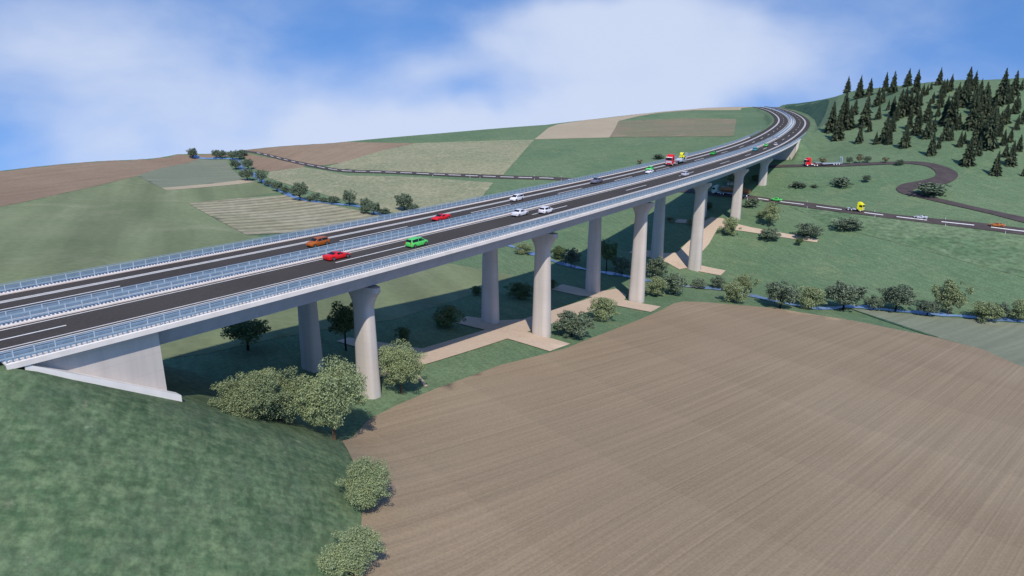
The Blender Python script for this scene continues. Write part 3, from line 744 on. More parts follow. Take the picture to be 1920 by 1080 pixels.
def railing(sg, label):
    w = 15.82*sg
    t = thing("edge_railing", label, "railing", deck(0, w), 0, "picket railings on the viaduct edges"); inv = Matrix.Translation(-Vector(t.location))
    mb = MB()
    for z in (.62, 1.2): loft(mb, [(w-.03, z), (w+.03, z), (w+.03, z+.05), (w-.03, z+.05)], srange(DECK0, DECK1, 3))
    for s in np.arange(DECK0+.1, DECK1, 4.0): loft(mb, [(w-.03, .15), (w+.03, .15), (w+.03, 1.2), (w-.03, 1.2)], [s-.035, s+.035])
    mb.build("handrail", M['steel'], t).data.transform(inv)
    mb = MB(); rings = []
    for k in range(784):
        for ds, z in ((0, .15), (.12, .15), (.14, .50), (.54, .50)):
            s = DECK0+.1+.55*k+ds; rings.append([tuple(deck(s, w+q, h)) for q, h in ((-.025, z), (.025, z), (.025, .615), (-.025, .615))])
    mb.rings(rings)
    mb.build("picket_infill", M['steel_dark'], t, normals=False).data.transform(inv)
railing(1, "thin blue railing on the viaduct edge nearest the viewer")
railing(-1, "thin blue railing on the far viaduct edge, before the left fields")
# ------------------------------------------------------------------ vehicles (x forward, z up, origin on the road)
BODY = {  # stations: x, half width, underside, belt line, top, half width of top
 'hatchback': ([(-2.02,.74,.42,.80,.86,.66),(-1.96,.82,.30,.90,.98,.68),(-1.62,.86,.26,.95,1.40,.60),(-.35,.88,.24,.95,1.48,.62),(.42,.88,.24,.95,1.42,.60),(1.12,.87,.24,.94,.99,.70),(1.80,.82,.27,.76,.82,.64),(2.02,.70,.36,.60,.66,.56)], 2, 4),
 'minivan': ([(-2.28,.78,.42,.86,.92,.70),(-2.22,.86,.30,.95,1.04,.74),(-1.98,.90,.26,1.0,1.58,.64),(-.4,.92,.24,1.0,1.68,.68),(.62,.92,.24,1.0,1.60,.64),(1.52,.90,.24,.98,1.04,.72),(2.08,.85,.27,.82,.88,.66),(2.28,.72,.36,.64,.7,.56)], 2, 4),
 'sedan': ([(-2.35,.74,.42,.82,.88,.64),(-2.25,.84,.30,.92,.97,.72),(-1.55,.87,.26,.94,1.02,.72),(-.85,.88,.24,.95,1.40,.60),(.25,.89,.24,.95,1.42,.61),(1.0,.88,.24,.93,.98,.72),(1.95,.84,.27,.78,.83,.68),(2.35,.70,.36,.60,.66,.56)], 3, 4),
 'sports_car': ([(-2.2,.78,.40,.76,.82,.70),(-2.12,.90,.26,.86,.92,.78),(-1.3,.94,.22,.84,.92,.76),(-.55,.92,.20,.82,1.16,.56),(.15,.90,.20,.80,1.18,.57),(1.0,.90,.20,.76,.80,.72),(1.8,.88,.22,.62,.68,.72),(2.2,.74,.30,.46,.52,.58)], 3, 4),
}
def wheel(parent, x, y, r, wd, rim='rim', mesh=None):
    side = 1 if y > 0 else -1
    o = bpy.data.objects.new("wheel", None); COL.objects.link(o); o.parent = parent; o.location = (x, y, r)
    mb = MB(); mb.cyl_y(0, 0, r, -wd/2, wd/2, 18); mb.build("tyre", M['tyre'], o)
    mb = MB(); a, b = (wd/2-.05, wd/2+.012) if side > 0 else (-wd/2-.012, -wd/2+.05)
    mb.cyl_y(0, 0, r*.62, a, b, 14); mb.build("rim", M[rim], o)
    return o
def car(kind, colour, label, cat, P, rz, k=1.0, group=None):
    st, ir, if_ = BODY[kind]; t = thing("car", label, cat, P, rz, group); t.scale = (k, k, k)
    mb = MB(); rings = []
    for x, w, zl, zb, zt, ht in st:
        zm = zl+.45*(zb-zl)
        rings.append([(x,-w*.9,zl),(x,-w,zm),(x,-w*.965,zb),(x,-ht,zt),(x,0,zt+.025),(x,ht,zt),(x,w*.965,zb),(x,w,zm),(x,w*.9,zl)])
    mb.rings(rings); body = mb.build("body", PAINT[colour], t, True)
    m = body.modifiers.new("edge", 'EDGE_SPLIT'); m.split_angle = math.radians(38)
    def lerp(a, b, q): return [a[i]+(b[i]-a[i])*q for i in range(3)]
    def pane(name, A, B, Cc, D, n, mat=M['glass']):
        q = MB(); n = Vector(n).normalized()*.018
        pts = [Vector(p)+n for p in (A, B, Cc, D)]; q.add(pts, [(0, 1, 2, 3)]); return q.build(name, mat, t)
    R = rings
    # windscreen and rear window
    def slope(name, a, b):
        q0, q1 = .08, .9
        A, B = lerp(R[a][3], R[b][3], q0), lerp(R[a][5], R[b][5], q0); Cc, D = lerp(R[a][5], R[b][5], q1), lerp(R[a][3], R[b][3], q1)
        A[1] *= .93; B[1] *= .93; Cc[1] *= .95; D[1] *= .95
        for p in (A, B, Cc, D): p[2] += .012
        nx = (R[b][3][0]-R[a][3][0]); nz = R[b][3][2]-R[a][3][2]
        pane(name, A, B, Cc, D, (-nz*math.copysign(1, nx), 0, abs(nx)))
    slope("windscreen", if_, if_+1); slope("rear_window", ir, ir-1)
    for sy in (2, 6):
        tp = 3 if sy == 2 else 5
        for a, b in ((ir, (ir+if_)//2 if if_-ir > 1 else if_), ((ir+if_)//2, if_))[:2 if if_-ir > 1 else 1]:
            A, B = lerp(R[a][sy], R[a][tp], .1), lerp(R[b][sy], R[b][tp], .1); Cc, D = lerp(R[b][sy], R[b][tp], .86), lerp(R[a][sy], R[a][tp], .86)
            A[0] += .06; D[0] += .06; B[0] -= .04; Cc[0] -= .04
            pane("side_window", A, B, Cc, D, (0, -1 if sy == 2 else 1, .35))
        # quarter pane towards the bonnet
        a, b = if_, if_+1
        A, B, D = lerp(R[a][sy], R[a][tp], .1), lerp(R[b][sy], R[b][tp], .3), lerp(R[a][sy], R[a][tp], .82)
        A[0] += .02; D[0] += .02; B[0] -= .25
        pane("side_window", A, B, lerp(B, D, .2), D, (0, -1 if sy == 2 else 1, .35))
    x0, x1 = st[0][0], st[-1][0]; wf = st[-2][1]; wr = st[1][1]; zf = st[-1][3]; zr = st[0][3]
    for s in (-1, 1):
        mb = MB(); mb.box(x1-.2, x1-.02, s*wf*.62-.15, s*wf*.62+.15, zf-.1, zf+.03); mb.build("headlight", M['lamp_clear'], t)
        mb = MB(); mb.box(x0-.015, x0+.08, s*wr*.76-.1, s*wr*.76+.1, zr-.12, zr+(.25 if kind == 'minivan' else .02)); mb.build("tail_light", M['lamp_red'], t)
        r = .34 if kind != 'minivan' else .36
        for x in (x0*.62, x1*.64): wheel(t, x, s*(st[3][1]-.1), r, .26)
    mb = MB(); mb.box(x0+.03, x0+.1, -wr*.8, wr*.8, .33, .45); mb.box(x1-.12, x1+.012, -wf*.6, wf*.6, .30, .42); mb.build("bumper_trim", M['trim'], t)
    return t
def lane_car(kind, colour, s, w, label, k=1.0, cat="car", away=True):
    a = heading(s)+(0 if away else math.pi)
    return car(kind, colour, label, cat, deck(s, w, .012), a, k, "cars on the motorway")
lane_car('sports_car', 'red', 51.5, 4.5, "red sports car driving away in the lane next to the median", 1.1)
lane_car('minivan', 'green', 67.5, 8.3, "bright green minivan driving away in the outer lane behind no other car", 1.03, "minivan")
lane_car('sedan', 'white', 107, 5.0, "white saloon beside the median, just behind the white hatchback", 1.1)
lane_car('hatchback', 'white', 114, 8.0, "white hatchback in the outer lane, just ahead of the white saloon", 1.12)
lane_car('hatchback', 'silver', 213, 8.2, "silver hatchback alone in the outer lane over the middle piers", 1.1)
lane_car('minivan', 'teal', 339, 4.7, "teal van near the far end of the viaduct", 1.05, "van")
lane_car('hatchback', 'green', 369, 4.8, "bright green hatchback passing the silver minivan near the viaduct's far end", 1.1)
lane_car('minivan', 'silver', 377, 8.6, "silver grey minivan in the outer lane, farthest car on the viaduct", 1.0, "minivan")
lane_car('hatchback', 'orange', 56, -6.2, "burnt orange hatchback coming towards the viewer, nearest of the oncoming cars", 1.08, away=False)
lane_car('sports_car', 'red', 91, -6.0, "red sports car coming towards the viewer beside the median", 1.1, away=False)
lane_car('minivan', 'white', 126, -8.5, "white minivan with a dark windscreen coming towards the viewer", 1.02, "minivan", away=False)
lane_car('sedan', 'grey', 174, -8.4, "dark grey saloon coming towards the viewer over the stream", 1.2, away=False)
lane_car('hatchback', 'green', 221, -8.4, "bright green hatchback in front of the red low loader, oncoming", 1.1, away=False)
lane_car('sedan', 'white', 212.5, -5.2, "white saloon overtaking the bright green oncoming hatchback", 1.0, away=False)
lane_car('hatchback', 'dgreen', 304, -7.6, "deep green hatchback following the red low loader", 1.15, away=False)
def tractor(name, colour, label, P, rz, k=1.0, chassis='steel_light', rear_axles=2):
    t = thing(name, label, "lorry", P, rz); t.scale = (k, k, k); pt = PAINT[colour]
    mb = MB(); mb.prism_y([(-.1,1.05),(2.2,1.05),(2.32,1.35),(2.3,2.0),(2.02,3.05),(1.75,3.25),(-.1,3.25)], -1.24, 1.24)
    mb.prism_y([(-.1,3.25),(1.78,3.25),(1.5,3.62),(.8,3.98),(-.05,4.0)], -1.1, 1.1)
    mb.prism_y([(.5,.55),(2.28,.55),(2.34,1.05),(.5,1.05)], -1.23, 1.23); cab = mb.build("cab", pt, t)
    b = cab.modifiers.new("round", 'BEVEL'); b.width = .1; b.segments = 2; b.limit_method = 'ANGLE'
    mb = MB(); mb.add([(2.335,-1.08,2.0),(2.335,1.08,2.0),(2.06,1.02,3.0),(2.06,-1.02,3.0)], [(0,1,2,3)]); mb.build("windscreen", M['glass'], t)
    for s in (-1, 1):
        y = 1.262*s
        mb = MB(); mb.add([(.75,y,2.0),(2.0,y,2.0),(1.8,y,2.85),(.75,y,2.9)], [(0,1,2,3)]); mb.build("side_window", M['glass'], t)
        mb = MB(); mb.box(2.25,2.4, s*.95-.16, s*.95+.16, .72, .92); mb.build("headlight", M['lamp_clear'], t)
        mb = MB(); mb.box(2.0,2.1, s*1.36-.1, s*1.36+.1, 2.1, 2.8); mb.build("mirror", M['trim'], t)
        mb = MB(); mb.cyl_x(s*.95, .78, .3, -1.5, -.35, 12); mb.build("fuel_tank", M['chrome'], t)
    mb = MB(); mb.box(2.28, 2.37, -1.05, 1.05, 1.12, 1.85); mb.build("grille", M['chrome'], t)
    mb = MB(); mb.prism_y([(2.0,3.08),(2.36,2.96),(2.38,3.04),(2.05,3.2)], -1.15, 1.15); mb.build("sun_visor", pt if colour != 'red' else M['lamp_clear'], t)
    mb = MB(); mb.box(-4.2, .5, -.42, .42, .72, 1.0); mb.box(-4.2, -1.2, -1.15, -.7, .96, 1.05); mb.box(-4.2, -1.2, .7, 1.15, .96, 1.05); mb.build("chassis", pt if colour == 'red' else M[chassis], t)
    mb = MB(); mb.cyl_y(0, 0, .5, -.06, .06, 16); o = mb.build("fifth_wheel", M['trim'], t); o.location = (-2.6, 0, 1.1); o.rotation_euler = (math.pi/2, 0, 0)
    for s in (-1, 1):
        wheel(t, 1.45, s*1.05, .5, .34, 'rim_white')
        for q in range(rear_axles): wheel(t, -2.1-1.3*q, s*.95, .5, .5, 'rim_white')
    return t
def low_loader(label, P, rz, k=1.0):
    t = thing("low_loader_trailer", label, "trailer", P, rz); t.scale = (k, k, k)
    mb = MB(); mb.prism_y([(0,1.2),(0,1.5),(-2.6,1.5),(-3.4,1.05),(-11.6,1.05),(-12.4,.9),(-12.4,.62),(-3.5,.62),(-2.8,1.2)], -1.25, 1.25); mb.build("load_bed", M['trailer'], t)
    for s in (-1, 1):
        mb = MB(); mb.box(-11.6, -3.4, s*1.27-.03, s*1.27+.03, .8, 1.02); mb.build("side_rail", M['steel_light'], t)
        mb = MB(); y = s*.72
        for z in np.arange(0, 2.6, .38): mb.box(-12.42, -12.3, y-.3, y+.3, 1.0+z, 1.08+z)
        mb.box(-12.44, -12.26, y-.36, y-.28, .9, 3.6); mb.box(-12.44, -12.26, y+.28, y+.36, .9, 3.6); mb.build("loading_ramp", M['steel_light'], t)
        for q in range(3): wheel(t, -8.6-1.25*q, s*1.0, .44, .4, 'rim_white')
    return t
s0 = 245.0; a0 = heading(s0)+math.pi
tractor("tractor_unit", 'red', "red tractor unit with a white visor pulling the yellow loader on the motorway", deck(s0, -8.5, .012), a0, 1.12)
s1 = s0+3.0; low_loader("grey low loader trailer with raised ramps carrying a yellow wheel loader", deck(s1, -8.5, .012), heading(s1+6)+math.pi, 1.12)
def wheel_loader(P, rz, k):
    t = thing("wheel_loader", "yellow wheel loader standing on the low loader trailer", "loader", P, rz); t.scale = (k, k, k); y = PAINT['yellow']
    mb = MB(); mb.prism_y([(-2.6,.8),(.2,.8),(.4,1.3),(.3,1.8),(-.9,1.9),(-2.5,1.75)], -.95, .95); b = mb.build("body", y, t); m = b.modifiers.new("round", 'BEVEL'); m.width = .12; m.segments = 2
    mb = MB(); mb.prism_y([(-.9,1.88),(.35,1.8),(.6,2.4),(.35,3.25),(-.85,3.25)], -.75, .75); c = mb.build("cab", y, t); m = c.modifiers.new("round", 'BEVEL'); m.width = .1; m.segments = 2
    for s in (-1, 1):
        mb = MB(); mb.add([(-.75,s*.762,2.1),(.35,s*.762,2.1),(.5,s*.762,2.45),(.3,s*.762,3.05),(-.75,s*.762,3.05)], [(0,1,2,3,4)]); mb.build("cab_window", M['glass'], t)
        for x in (-1.6, 1.5): wheel(t, x, s*1.0, .72, .5, 'rim_white')
        mb = MB(); mb.tube([(.3,s*.45,1.6),(1.6,s*.45,1.7),(2.7,s*.45,.7)], [.14,.13,.1], 6); mb.build("lift_arm", y, t)
    mb = MB(); mb.box(.2, 2.2, -.55, .55, .7, 1.1); mb.build("front_frame", M['trim'], t)
    mb = MB(); mb.prism_y([(2.4,.15),(3.5,.1),(3.55,.2),(2.7,.35),(2.6,1.1),(2.45,1.1)], -1.25, 1.25); mb.build("bucket", M['steel_light'], t)
    return t
pb = deck(s1+9.2*1.12, -8.5, .012+1.06*1.12); wheel_loader(pb, heading(s1+9)+math.pi, 0.95)
# vehicles on the country road and the farm lane
def on_road(u, t, flip=False):
    l = road_len(u); c, a = road_at(l, t); return (c[0], c[1], float(tz(c[0], c[1]))+.29), a+(math.pi if flip else 0)
P, a = on_road(1455, .42, True); car('sedan', 'green', "bright green saloon on the country road, just right of the viaduct's shadow", "car", P, a, 1.16, "cars on the country road")
P, a = on_road(1725, .3, True); car('sports_car', 'silver', "silver coupe on the country road right of the yellow tractor unit", "car", P, a, 1.2, "cars on the country road")
P, a = on_road(1869, .28, True); car('sports_car', 'rust', "rust orange coupe on the country road near the farm lane's end", "car", P, a, 1.25, "cars on the country road")
P, a = on_road(1607, .38); tractor("tractor_unit", 'yellow', "yellow tractor unit without a trailer on the country road", P, a, 1.08)
P, a = on_road(1344, .42, True); tractor("tractor_unit", 'mint', "pale green tractor unit in the viaduct's shadow on the country road", P, a, 1.15)
P2, a2 = on_road(1350, .42, True); a2 = on_road(1376, .42, True)[1]
t = thing("tank_trailer", "brown orange tank trailer under the viaduct, its end in sunlight", "trailer", P2, a2); t.scale = (1.2,)*3
mb = MB(); n = 16; prof = [(.2,.5),(0.0,.95),(-.3,1.2),(-12.0,1.2),(-12.4,1.0),(-12.65,.5)]
mb.rings([[(x, r*math.cos(q), 2.35+r*.95*math.sin(q)) for q in np.linspace(0, 2*math.pi, n+1)[:-1]] for x, r in prof]); mb.build("tank", PAINT['brown'], t, True)
mb = MB(); mb.box(-12.3, 0, -.5, .5, .95, 1.2); mb.build("chassis", M['trailer'], t)
for s in (-1, 1):
    mb = MB(); mb.box(-8.0, -3.0, s*1.2-.02, s*1.2+.02, .6, 1.1); mb.build("side_guard", M['trailer'], t)
    for q in range(3): wheel(t, -9.2-1.25*q, s*1.0, .5, .4, 'rim_white')
g1, g2 = gp(1517, 312.2), gp(1590, 308.2); a = math.atan2((g1-g2)[1], (g1-g2)[0]); u_ = (g1-g2)[:2]/np.hypot(*(g1-g2)[:2]); q = g1.copy(); q[2] += .32
tractor("tractor_unit", 'red', "red tractor unit with an empty trailer on the narrow farm lane", q, a, 1.15)
q2 = g1.copy(); q2[:2] -= u_*2.9; q2[2] = float(tz(q2[0], q2[1]))+.32
e = q2[:2]-u_*12.0; pitch = math.atan2(q2[2]-float(tz(e[0], e[1]))-.32, 12.0)
o = low_loader("empty grey low loader trailer with raised ramps on the farm lane", q2, a, 1.22); o.rotation_euler = (0, -pitch, a)
# reflector posts beside the country road
def reflector_posts():
    n = 0
    for u in (1513, 1772, 1640, 1885, 1400, 1052, 1002, 900, 880, 810):
        l = road_len(u)
        for t, side in ((-.08, "far"), (1.08, "near")):
            c, a = road_at(l, t); z = float(tz(c[0], c[1]))
            wh = {1513: "between the green saloon and the yellow tractor unit", 1772: "between the silver and the rust orange coupe", 1640: "right of the yellow tractor unit",
                  1885: "just right of the rust orange coupe", 1400: "beside the tank trailer's end", 1052: "where the road meets the viaduct railing",
                  1002: "second from the viaduct railing", 900: "before the dark green field", 880: "before the dry pasture's right end", 810: "above the lower dry pasture"}[u]
            o = thing("reflector_post", "white post on the %s verge %s" % (side, wh), "post", (c[0], c[1], z), a, "white posts along the country road")
            mb = MB(); mb.prism_y([(-.08,0),(.08,0),(.08,1.0),(-.08,1.1)], -.06, .06); mb.build("shaft", M['white_post'], o)
            mb = MB(); mb.box(-.09, .09, -.07, .07, .72, .9); mb.build("band", M['trim'], o)
reflector_posts()
# ------------------------------------------------------------------ trees and shrubs
def leaf_cloud(rng, blobs, n, size, flat=0.9):
    B = np.array(blobs); w = B[:, 3]**2; k = rng.choice(len(B), n, p=w/w.sum())
    d = rng.normal(size=(n, 3)); d /= np.linalg.norm(d, axis=1)[:, None]
    r = B[k, 3]*(0.5+0.68*rng.random(n)**0.7)
    c = B[k, :3]+d*r[:, None]*np.array([1, 1, flat])
    nrm = d*0.6+rng.normal(size=(n, 3))*0.7+np.array([0, -.1, .55]); nrm /= np.linalg.norm(nrm, axis=1)[:, None]
    e = np.cross(nrm, rng.normal(size=(n, 3))); e /= np.linalg.norm(e, axis=1)[:, None]; f = np.cross(nrm, e)
    s = size*(0.6+0.8*rng.random(n)); a, b = e*(s*.75)[:, None], f*(s*.5)[:, None]
    bend = nrm*(s*.18)[:, None]
    V = np.stack([c-a, c-b-bend, c+a, c+b-bend], 1).reshape(-1, 3)
    return V, np.arange(4*n).reshape(-1, 4)
def leafy(name, seed, kind, leaf, bark, n, size, trunk=.28, spread=.5, nb=16, ragged=1.5):
    """a tree one metre tall and one metre wide, to be scaled; returns its Empty"""
    rng = np.random.default_rng(seed); t = thing(name, kind, "tree"); blobs = []
    for i in range(nb):
        d = rng.normal(size=3); d /= np.linalg.norm(d); q = rng.random()**.45
        c = np.array([d[0]*.34*q, d[1]*.34*q, trunk+(1-trunk)*(.5+.36*d[2]*q)]); r = (.12+.10*rng.random())*(1+.2*(1-q))
        c[2] = max(c[2], trunk+r*.5); blobs.append((*c, r))
    for i in range(int(nb*ragged)):
        d = rng.normal(size=3); d /= np.linalg.norm(d); f = .36+.14*rng.random(); blobs.append((d[0]*f, d[1]*f, trunk+(1-trunk)*(.5+.48*d[2]), .04+.06*rng.random()))
    V, F = leaf_cloud(rng, blobs, n, size)
    V[:, 2] = np.maximum(V[:, 2], .01)
    np_mesh("crown", V, F, leaf, t)
    mb = MB(); top = trunk+(1-trunk)*.55
    mb.tube([(0,0,-.06),(.008,0,trunk*.5),(-.006,.008,trunk),(0,0,top)], [.034,.026,.022,.008], 7)
    for i in range(7):
        b = blobs[i]; z0 = trunk*(.7+.5*rng.random())+.03*i
        mb.tube([(0,0,z0),(b[0]*.5,b[1]*.5,(z0+b[2])*.5+.02),(b[0],b[1],b[2])], [.013,.009,.003], 5)
    mb.build("trunk", bark, t); return t
PROTO = {
 'light_big': leafy("broadleaf_tree", 1, "", M['leaf_light'], M['bark'], 34000, .014, .22, nb=26),
 'light_wide': leafy("broadleaf_tree", 31, "", M['leaf_light'], M['bark'], 34000, .014, .05, nb=28),
 'light': leafy("broadleaf_tree", 2, "", M['leaf_light'], M['bark'], 7000, .027, .20, nb=16),
 'light_b': leafy("broadleaf_tree", 12, "", M['leaf_light'], M['bark'], 7000, .027, .06, nb=14),
 'dark': leafy("broadleaf_tree", 3, "", M['leaf_dark'], M['bark_dark'], 5000, .034, .22, nb=16),
 'dark_b': leafy("bush", 4, "", M['leaf_dark'], M['bark_dark'], 4600, .036, .04, nb=15),
 'mid': leafy("broadleaf_tree", 5, "", M['leaf_mid'], M['bark_dark'], 7000, .027, .32, nb=16),
 'mid_b': leafy("bush", 6, "", M['leaf_mid'], M['bark_dark'], 7000, .027, .05, nb=14),
 'dry': leafy("sapling", 7, "", M['leaf_dry'], M['bark'], 420, .085, .25, nb=9),
 'low': leafy("bush", 8, "", M['leaf_dark'], M['bark_dark'], 700, .08, .02, nb=16, ragged=.9),
}
_used = set(); _vr = random.Random(7)
def plant(kind, u, vb, vt, ul, ur, label, cat, group, bush=None):
    g = gp(u, vb); d = depth(g); wd = (ur-ul)*d/F_PX; dl = math.asin(min(1, -g[2]/np.linalg.norm(g)))
    bush = kind.endswith('_b') or kind in ('low', 'light_wide') if bush is None else bush
    hp = (vb-vt)*d/F_PX
    if bush:
        h = max((hp-.72*wd*math.sin(dl))/math.cos(dl), .35*wd); g = gp(u, vb-.36*wd*math.sin(dl)*F_PX/d)
    else:
        h = max((hp-.30*wd*math.sin(dl))/math.cos(dl), .6*wd)
    k = PROTO[kind]; wd *= 1.06; h *= 1.05
    rz = _vr.random()*6.28; sc = (wd, wd, h)
    if kind not in _used:
        _used.add(kind); k.location = tuple(g); k.rotation_euler = (0, 0, rz); k.scale = sc; k['label'] = label; k['group'] = group; k['category'] = cat; return k
    o = dup(k, label, g, rz, sc, group); o['category'] = cat; return o
NEAR = [('light_big',627,824,679,572,692,"tall silvery tree with a bare trunk at the foot of the grass bank"),
 ('light_wide',525,812,672,456,602,"broad silvery tree beside the one with the bare trunk"),
 ('light_wide',468,800,682,406,535,"silvery tree at the left end of the clump before the abutment"),
 ('light_big',752,738,640,710,800,"round silvery tree right of the nearest pier"),
 ('light_big',692,978,858,648,748,"silvery tree leaning over the ploughed field's edge below the bank"),
 ('light_big',662,1108,988,606,720,"silvery tree cut off by the bottom edge of the picture")]
for k, u, vb, vt, a, b, l in NEAR: plant(k, u, vb, vt, a, b, l, "tree", "silvery trees below the near bank", bush=True if vb > 900 or k == 'light_wide' else None)
UNDER = [('mid',465,656,584,420,509,"broad tree with a dark trunk in the shade left of the first piers"),
 ('mid',649,657,562,611,674,"upright dark trunked tree between the first two piers"),
 ('mid_b',755,642,610,740,771,"small bush in the shade above the silvery tree by the nearest pier"),
 ('mid_b',842,622,567,814,874,"bush catching sunlight left of the second rear pier"),
 ('mid_b',974,566,525,945,1000,"round dark bush in the shade left of the second near pier"),
 ('mid_b',893,556,534,882,904,"small bush half behind the second rear pier"),
 ('mid_b',1036,543,522,1026,1046,"small bush half behind the second near pier"),
 ('dark_b',1072,641,578,1039,1112,"dark bush on the gravel path's edge beside the ploughed field"),
 ('light_b',1130,607,554,1098,1158,"pale bush on the gravel path, right of the dark one"),
 ('dry',1255,417,406,1246,1264,"low bush in shade above the far end of the gravel path"),
 ('mid_b',1327,394,378,1318,1336,"small bush right of the fourth near pier"),
 ('light',1368,347,322,1353,1386,"pale tree in the shade under the viaduct, left of the fifth pier"),
 ('light_b',1393,350,333,1384,1404,"pale bush in the shade right of the fifth pier"),
 ('mid_b',1417,340,327,1408,1424,"small bush left of the sixth pier"),
 ('light_b',1293,424,410,1286,1300,"little bush at the foot of the fourth rear pier")]
for k, u, vb, vt, a, b, l in UNDER: plant(k, u, vb, vt, a, b, l, "bush" if k.endswith('_b') else "tree", "plants under the viaduct")
WORD = {'light': "pale leafy tree", 'light_b': "pale bushy tree", 'dark': "dark leafy tree", 'dark_b': "dark round bush", 'mid': "green tree", 'mid_b': "green bush", 'dry': "thin dry sapling", 'low': "low dark bush"}
MID = [('light_b',983,479,455,962,1000),('mid_b',1046,488,459,1031,1061),('dark_b',1071,500,464,1054,1089),('mid',1137,508,449,1118,1156),('dark_b',1166,517,480,1148,1186),('dark_b',1230,525,480,1207,1251)]
for i, (k, u, vb, vt, a, b) in enumerate(MID): plant(k, u, vb, vt, a, b, "%s on the stream under the viaduct, %s from the left" % (WORD[k], ORD[i]), "bush" if k.endswith('_b') else "tree", "plants along the stream under the viaduct")
STREAM = [('light_b',1229,560,517,1209,1254),('dark_b',1262,558,509,1240,1290),('dark_b',1310,543,521,1294,1326),('dark_b',1345,543,517,1330,1360),('light_b',1375,573,525,1349,1400),('light',1398,551,513,1378,1419),('dark',1462,578,525,1434,1498),('light_b',1517,583,534,1488,1549),
 ('dark',1581,581,526,1547,1621),('dark_b',1637,584,552,1621,1656),('dark',1679,584,532,1647,1713),('dark',1738,592,560,1714,1760),('light',1777,590,524,1757,1819),('light_b',1846,609,563,1814,1874),('dark_b',1873,603,565,1858,1890),('light_b',1908,606,561,1887,1936)]
for i, (k, u, vb, vt, a, b) in enumerate(STREAM): plant(k, u, vb, vt, a, b, "%s lining the stream right of the viaduct, %s from the left" % (WORD[k], ORD[i]), "bush" if k.endswith('_b') else "tree", "trees along the near stream")
MEADOW = [('light_b',1368,444,407,1349,1387,"pale bush on the meadow against the fourth pier's gravel path"),('light',1443,424,380,1424,1462,"slender pale tree on the meadow below the bright green saloon"),
 ('dark_b',1443,452,426,1423,1464,"dark bush covering the meadow gravel path, below the slender pale tree"),('light_b',1427,410,396,1418,1436,"small pale bush left of the slender meadow tree"),
 ('dark_b',1513,450,417,1489,1537,"dark bush at the right end of the meadow gravel path"),('mid',1498,461,445,1491,1506,"tiny tree below the end of the meadow gravel path"),
 ('dark_b',1590,435,406,1564,1616,"dark bush alone on the meadow below the yellow tractor unit"),('low',1409,390,370,1393,1427,"sparse dark bush beside the country road, right of the fifth pier"),
 ('low',1577,351,330,1556,1597,"wide dark bush on the slope between the farm lane and country road"),('dark',1624,342,328,1616,1633,"little dark tree right of the wide bush on the slope"),
 ('low',1497,353,342,1481,1513,"flat sparse bush on the slope below the red tractor unit"),('low',1527,352,346,1519,1535,"tiny flat bush between the sparse bush and the wide bush"),
 ('low',1745,369,342,1713,1778,"largest dark bush, inside the lower bend of the farm lane")]
for k, u, vb, vt, a, b, l in MEADOW: plant(k, u, vb, vt, a, b, l, "tree" if k in ('light', 'mid', 'dark') else "bush", "bushes on the right meadow")
LANE = [('dry',1541,308,295,1534,1549,"thin dry sapling behind the red tractor unit's trailer"),('dark',1592,308,294,1585,1598,"small dark tree at the trailer's ramps on the farm lane"),
 ('dry',1611,306,289,1604,1619,"pale thin sapling between two dark trees on the farm lane"),('dark',1626,305,293,1618,1633,"small dark tree in the middle of the farm lane's row"),
 ('dry',1660,305,295,1653,1667,"pale thin sapling right of the farm lane's dark trees"),('dark_b',1687,310,299,1679,1695,"dark bush at the right end of the farm lane's row"),
 ('low',1235,299,288,1222,1248,"dark bush beyond the far railing, left of the red low loader"),('dry',1200,308,299,1195,1206,"small dry sapling beyond the far railing, left of the dark bush")]
for k, u, vb, vt, a, b, l in LANE: plant(k, u, vb, vt, a, b, l, "bush" if k in ('low', 'dark_b') else "tree", "small trees by the farm lane and far railing", bush=True if k in('low',) else False)
FAR = [('dark',362,298,278,353,373),('dark',405,298,281,397,413),('dark',417,298,282,408,426),('dark',437,301,283,427,448),('dark',449,300,281,439,459),('dark_b',456,293,281,444,464),('dark',443,318,299,430,453),('dark',466,318,298,455,476),
 ('dark',464,339,316,451,479),('dark',491,344,319,480,504),('dark_b',503,350,338,495,512),('dark',520,359,340,509,532),('dark_b',535,365,348,527,544),('dark',563,377,342,546,581),('dark_b',582,379,367,574,590),('dark',593,379,361,584,603),
 ('dark_b',608,380,369,600,617),('dark_b',625,383,367,612,637),('dark',656,386,356,642,671),('dark',686,397,371,676,697),('dark_b',683,402,385,674,694),('dark',701,404,377,688,714),('dark_b',720,404,389,711,737),('dark',758,395,363,740,776),('dark_b',772,397,381,760,788)]
for i, (k, u, vb, vt, a, b) in enumerate(FAR):
    l = "%s along the far stream beyond the viaduct, %s from its upper left end" % ("dark leafy tree" if k == 'dark' else "dark bush", ORD[i])
    if i == 0: l = "lone dark tree on the skyline at the stream's upper end"
    if i > 22: l = "%s in the dry pasture close to the viaduct's far railing" % ("dark tree" if k == 'dark' else "dark low bush")
    plant(k, u, vb, vt, a, b, l, "tree" if k == 'dark' else "bush", "trees along the far stream")
